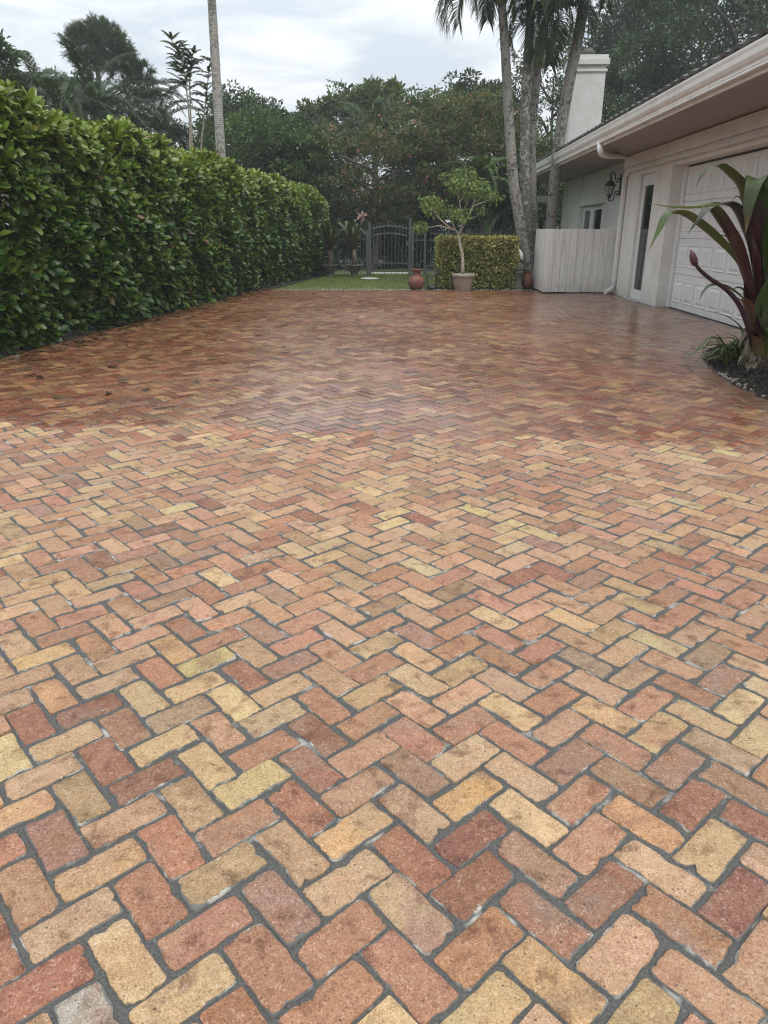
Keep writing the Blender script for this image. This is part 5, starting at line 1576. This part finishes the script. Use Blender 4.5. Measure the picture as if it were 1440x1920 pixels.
palm('pale smooth palm with a green crownshaft among the trunks', [Vector((g1.x + 0.10, PY + 0.6, -0.03)), pq(1003, 450, .6), pq(998, 350, .6), pq(997, 260, .6), pq(1003, 180, .6), pq(1008, 126, .6)], 0.12, 0.10, 'palm_bark', pq(1024, 35, .6), 11, 33, azs=[3.6, 4.3, 4.9, 5.6, 0.1, 6.0, 2.8], L=1.5, ll=0.55)
g4 = pq(1027, 520, .3)
palm('thick mottled palm leaning over the roof from behind the screen', [Vector((g4.x, PY + 0.3, -0.03)), pq(1032, 430, .3), pq(1040, 340, .3), pq(1052, 240, .3), pq(1068, 150, .3), pq(1084, 70, .3), pq(1098, -10, .3)], 0.145, 0.125, 'palm_bark', pq(1110, -70, .3), 11, 34, azs=[4.0, 4.7, 5.4, 3.3, 5.9, 0.3], L=2.1, ll=0.6)
# tall palm behind the hedge, its crown above the picture
t0 = atY(421, 420, 22); t1 = atY(414, 288, 22); t2 = atY(404, 120, 22); t3 = atY(397, 0, 22)
palm('tall bare palm trunk rising behind the far end of the hedge', [Vector((t0.x + 0.03, 22, -0.03)), Vector((t0.x, 22, 1.2)), t1, t2, t3, t3 + (t3 - t2) * 1.3], 0.155, 0.10, 'palm_bark_pale', t3 + (t3 - t2) * 1.8, 12, 35, group='palms beyond the hedge', L=2.2)


def clump_palm(label, u, v, Y, L, seed, n_f=15, col=(0.03, 0.052, 0.017), base_dz=None, group='palms beyond the hedge', r=0.10, ll=0.5, elmin=0.1, wl=0.02):
    c = atY(u, v, Y); o = empty('palm_tree', (c.x, Y, 0), label, 'palm tree', group)
    rg = np.random.default_rng(seed)
    MB().tube([(c.x, Y, -0.04), (c.x + 0.05, Y, c.z * 0.5), c], [r * 1.4, r, r * 0.9], 9).build('trunk', M['bark'], o)
    for i in range(n_f):
        add_frond(o, rg, c, i * 2.4 + rg.random(), rg.uniform(elmin, 1.35), L * rg.uniform(0.8, 1.1), 38, ll, wl, rg.uniform(1.2, 2.2), col)


clump_palm('arching feather palm beside the pine crown, nearest the frame edge', 75, 175, 27, 2.6, 51, 16)
clump_palm('dark feather palm in front of the pine trunk', 175, 205, 26, 2.5, 52, 16)
clump_palm('feather palm under the small lower pine tuft', 245, 200, 28, 2.3, 53, 15)
clump_palm('feather palm right above the hedge top before the pine', 120, 225, 24, 1.9, 54, 14)
clump_palm('low feather palm showing just above the hedge midway', 300, 245, 27, 2.0, 55, 13)
clump_palm('tall dense feather palm in the middle of the far trees', 700, 262, 33, 3.0, 56, 20, (0.028, 0.048, 0.020), group='palms among the far trees')
clump_palm('feather palm left of the middle far tree', 590, 270, 35, 2.6, 57, 16, (0.028, 0.046, 0.020), group='palms among the far trees')
clump_palm('bright areca palm behind the potted tree', 905, 345, 25.6, 1.5, 58, 16, (0.055, 0.095, 0.020), group='palms behind the fence', r=0.06, ll=0.4)
clump_palm('dark low areca palm behind the fence beside the palm trunks', 945, 400, 25.8, 1.5, 59, 18, (0.030, 0.055, 0.018), group='palms behind the fence', r=0.06, ll=0.4)

# ------------------------------------------------------------------ pine and slim feathery trees beyond the hedge
def build_pine():
    Y = 36; b = atY(200, 230, Y)
    o = empty('pine_tree', (b.x, Y, 0), 'tall pine with tufted rounded crown beyond the hedge', 'pine tree', 'trees beyond the hedge')
    rg = np.random.default_rng(77); mb = MB()
    main = [Vector((b.x, Y, -0.04)), Vector((b.x, Y, 3)), atY(190, 190, Y), atY(182, 120, Y), atY(178, 85, Y)]
    mb.tube(smoothpts(main, 4), [0.2 - 0.15 * i / 16 for i in range(17)], 8)
    lobes = [(180, 85, 0, 1.15), (158, 95, .6, .9), (205, 95, -.5, 1.0), (150, 75, 0, .6), (215, 118, .4, .9), (228, 105, 0, .6), (262, 140, 0, .62), (272, 165, .3, .55), (250, 130, -.3, .45), (185, 62, 0, .7), (200, 75, .5, .8), (165, 120, -.5, .6), (235, 125, .5, .6), (268, 190, .2, .45)]
    pos = []; axs = []
    for u, v, dy, r in lobes:
        c = atY(u, v, Y + dy)
        st_ = main[3] if v < 130 else main[2]
        mb.tube([st_, st_.lerp(c, .5) + Vector((0, 0, -.2)), c], [0.07, 0.05, 0.02], 6)
        k_ = int(60 * r * r) + 14
        dd = norm(rg.normal(size=(k_, 3)) + np.array([0, 0, 0.2])); rr = rg.uniform(0.35, 1, (k_, 1)) ** 0.5
        pos.append(np.array(c) + dd * rr * r * np.array([0.95, 0.95, 0.75])); axs.append(dd)
    pos = np.concatenate(pos); axs = np.concatenate(axs); nt = len(pos); per = 26
    i_ = np.repeat(np.arange(nt), per)
    d_ = norm(axs[i_] * 0.7 + rg.normal(size=(len(i_), 3)) * 0.55 + np.array([0, 0, 0.35]))
    tone = rg.uniform(0.7, 1.25, nt)[i_]
    C = np.array([0.045, 0.072, 0.026]) * tone[:, None] * rg.uniform(0.8, 1.2, (len(i_), 1))
    T = (NEEDLE[0] * np.array([1.6, 1, 1]), NEEDLE[1])
    V, F, CC = batch(T, pos[i_], d_, norm(rg.normal(size=(len(i_), 3))), rg.uniform(0.22, 0.36, len(i_)), C)
    link('crown', npmesh('crown', V, F, False, {'Col': CC}), M['far_leaf'], o)
    mb.build('trunk', M['bark'], o)


build_pine()


def feather_tree(label, pts, Y, seed, n_w=16, L=0.75, start=0.4):
    rg = np.random.default_rng(seed)
    q = [atY(u, v, Y) for u, v in pts]
    o = empty('feathery_tree', (q[0].x, Y, 0), label, 'tree', 'slim feathery trees')
    P3 = smoothpts([Vector((q[0].x, Y, -0.04))] + q, 5)
    MB().tube(P3, [0.034 - 0.022 * i / (len(P3) - 1) for i in range(len(P3))], 7).build('trunk', M['pale_bark'], o)
    n_ = len(P3)
    for i in range(n_w):
        t = start + (1 - start) * i / (n_w - 1)
        p = P3[min(n_ - 1, int(t * (n_ - 1)))]
        for k in range(3):
            add_frond(o, rg, p, rg.uniform(0, 6.28), rg.uniform(0.3, 0.9), L * (1.15 - 0.55 * (t - start) / (1 - start)) * rg.uniform(0.8, 1.1), 20, 0.11, 0.018, rg.uniform(0.5, 1.0), (0.10, 0.125, 0.06), vee=0.1)


feather_tree('slim feathery young tree standing taller than its neighbour by the palm trunk', [(358, 300), (356, 240), (350, 170), (342, 120), (322, 75)], 25, 61, 16, 0.62, 0.62)
feather_tree('second slim feathery stem, short and close by the taller one', [(362, 300), (357, 200), (356, 130), (362, 100)], 25.2, 63, 9, 0.55, 0.68)
feather_tree('slim feathery sapling touching the tall bare palm trunk', [(378, 300), (382, 230), (388, 170), (394, 115)], 25.6, 62, 10, 0.6, 0.62)

# ------------------------------------------------------------------ background trees
DK = (0.026, 0.042, 0.018); MD = (0.036, 0.060, 0.020); OLV = (0.050, 0.060, 0.024); PK = (0.42, 0.16, 0.14)
def T_(name, label, u, v, Y, ru, rv, rd, nclump, per, cr, size, col, group='trees beyond the lawn', **kw):
    col = tuple(q * 2.1 for q in col)
    c = atY(u, v, Y); k = Y / FPX * 1.05
    return broadleaf(name, label, (c.x, Y, -0.04), tuple(c), (ru * k, rd, rv * k), nclump, per, cr, size, col, group, **kw)


T_('broadleaf_tree', 'dark broad-leaved tree cut by the frame edge beyond the hedge', -25, 130, 24, 58, 60, 1.2, 60, 90, 0.35, 0.16, DK, 'trees beyond the hedge')
T_('broadleaf_tree', 'dark rounded tree right behind the tall bare palm trunk', 455, 250, 36, 75, 62, 2.0, 90, 130, 0.55, 0.17, DK)
T_('shrub', 'broad dark green shrub rising behind the hedge end', 480, 318, 28, 115, 85, 1.6, 150, 130, 0.42, 0.13, MD, cat='shrub')
T_('shrub', 'dark green shrub just left of the flowering mass', 560, 350, 29, 80, 100, 1.6, 110, 130, 0.42, 0.13, DK, cat='shrub')
T_('broadleaf_tree', 'spreading broad-leaved tree highest in the middle of the far trees', 660, 232, 40, 80, 44, 2.4, 75, 130, 0.55, 0.24, (0.042, 0.06, 0.02))
T_('broadleaf_tree', 'leafy tree with a ragged side bough beside the middle palm', 715, 192, 40, 42, 26, 1.2, 26, 120, 0.42, 0.24, (0.05, 0.068, 0.022))
T_('flowering_shrub', 'broad shrub dotted with dusty pink flowers behind the gate', 700, 330, 28.5, 140, 85, 1.5, 190, 130, 0.38, 0.12, OLV, cat='shrub', second=PK, sec_p=0.035)
T_('flowering_shrub', 'olive shrub with pink flowers behind the palm trunks', 890, 290, 28.8, 130, 82, 1.5, 170, 130, 0.38, 0.12, OLV, cat='shrub', second=PK, sec_p=0.03)
T_('flowering_shrub', 'upper olive shrub with scattered pink flowers below the dark dome tree', 800, 255, 32, 110, 60, 1.6, 120, 130, 0.42, 0.13, (0.045, 0.06, 0.024), cat='shrub', second=PK, sec_p=0.02)
T_('broadleaf_tree', 'dense dark dome-shaped tree left of the leaning palm', 888, 222, 41, 76, 55, 2.5, 130, 150, 0.5, 0.19, (0.020, 0.031, 0.018))
T_('broadleaf_tree', 'thin feathery tree seen between the palm trunks and the chimney', 1035, 190, 38, 70, 95, 2.0, 90, 110, 0.5, 0.15, (0.042, 0.058, 0.028))
T_('broadleaf_tree', 'dark green tree low behind the house corner and palm trunks', 1010, 330, 30, 70, 75, 1.6, 90, 120, 0.45, 0.14, MD)
T_('broadleaf_tree', 'huge dark oak towering behind the chimney', 1230, 130, 40, 120, 150, 3.0, 210, 150, 0.75, 0.17, (0.026, 0.040, 0.022), r0=0.35)
T_('broadleaf_tree', 'huge dark oak over the garage roof, nearest the frame edge', 1420, 40, 34, 160, 170, 3.0, 240, 150, 0.75, 0.16, (0.028, 0.044, 0.022), r0=0.35)
T_('broadleaf_tree', 'dark oak filling the gap between the two largest oaks', 1310, 120, 46, 150, 150, 2.5, 190, 150, 0.85, 0.19, (0.024, 0.037, 0.022), r0=0.3)
T_('broadleaf_tree', 'mid green oak crown behind the roof slope', 1170, 210, 36, 80, 90, 2.0, 110, 130, 0.6, 0.16, (0.034, 0.052, 0.024), r0=0.25)
T_('shrub', 'dark shrub behind the pickets left of the gate', 630, 430, 30, 90, 62, 1.2, 90, 120, 0.38, 0.12, DK, cat='shrub')
T_('shrub', 'dark shrub seen through the gate pickets', 735, 440, 31, 80, 62, 1.2, 90, 120, 0.38, 0.12, DK, cat='shrub')
T_('shrub', 'dark shrub behind the fence and the potted tree', 850, 430, 29.5, 90, 70, 1.2, 90, 120, 0.38, 0.12, DK, cat='shrub')
T_('shrub', 'dark shrub filling the fence corner by the palm trunks', 965, 420, 28.5, 75, 70, 1.2, 80, 120, 0.38, 0.12, DK, cat='shrub')
T_('shrub', 'dark shrub low behind the far hedge end', 520, 420, 30, 90, 70, 1.4, 90, 120, 0.4, 0.13, DK, cat='shrub')
T_('broadleaf_tree', 'low dark tree between the slim saplings and the pine', 290, 275, 30, 75, 50, 1.5, 80, 110, 0.42, 0.14, (0.032, 0.045, 0.026), 'trees beyond the hedge')
T_('broadleaf_tree', 'low dark tree below the feather palms beyond the hedge', 110, 245, 32, 120, 75, 1.8, 130, 120, 0.5, 0.15, (0.028, 0.042, 0.02), 'trees beyond the hedge')
# the wood further back closes the view
def far_wood():
    rg = np.random.default_rng(99); Vs = []; Fs = []; Cs = []; n0 = 0
    mb = MB()
    for i in range(26):
        x = -34 + i * 2.9 + rg.normal() * 0.5; Y = 52 + rg.uniform(-2, 5); h = rg.uniform(4.2, 6.2)
        V, F, C = crown_mesh(rg, (x, Y, h * 0.55), (2.6, 2.0, h * 0.5), 60, 70, 0.8, 0.28, np.array([0.05, 0.072, 0.036]) * rg.uniform(0.8, 1.2))
        Vs.append(V); Fs.append(F + n0); Cs.append(C); n0 += len(V)
        mb.tube([(x, Y, -0.05), (x, Y, h * 0.7)], [0.16, 0.06], 6)
    o = link('woodland', npmesh('woodland', np.concatenate(Vs), np.concatenate(Fs), False, {'Col': np.concatenate(Cs)}), M['far_leaf'])
    tag(o, 'dark band of far woodland closing the view behind the garden', 'woodland', kind='stuff')
    mb.build('trunks', M['bark'], o)


far_wood()

# ------------------------------------------------------------------ damp air
hz = MB(); hz.box(-420, 420, -220, 620, -1.2, 22)
hm = bpy.data.materials.new('damp_air'); hm.use_nodes = True
hm.node_tree.nodes.clear()
ho_ = N(hm.node_tree.nodes, 'ShaderNodeOutputMaterial'); hv = N(hm.node_tree.nodes, 'ShaderNodeVolumePrincipled')
hv.inputs['Color'].default_value = (0.86, 0.90, 0.95, 1); hv.inputs['Density'].default_value = 0.0015
hm.node_tree.links.new(hv.outputs[0], ho_.inputs['Volume'])
tag(hz.build('haze', hm), 'thin damp haze over the drive and garden', 'haze', kind='stuff')
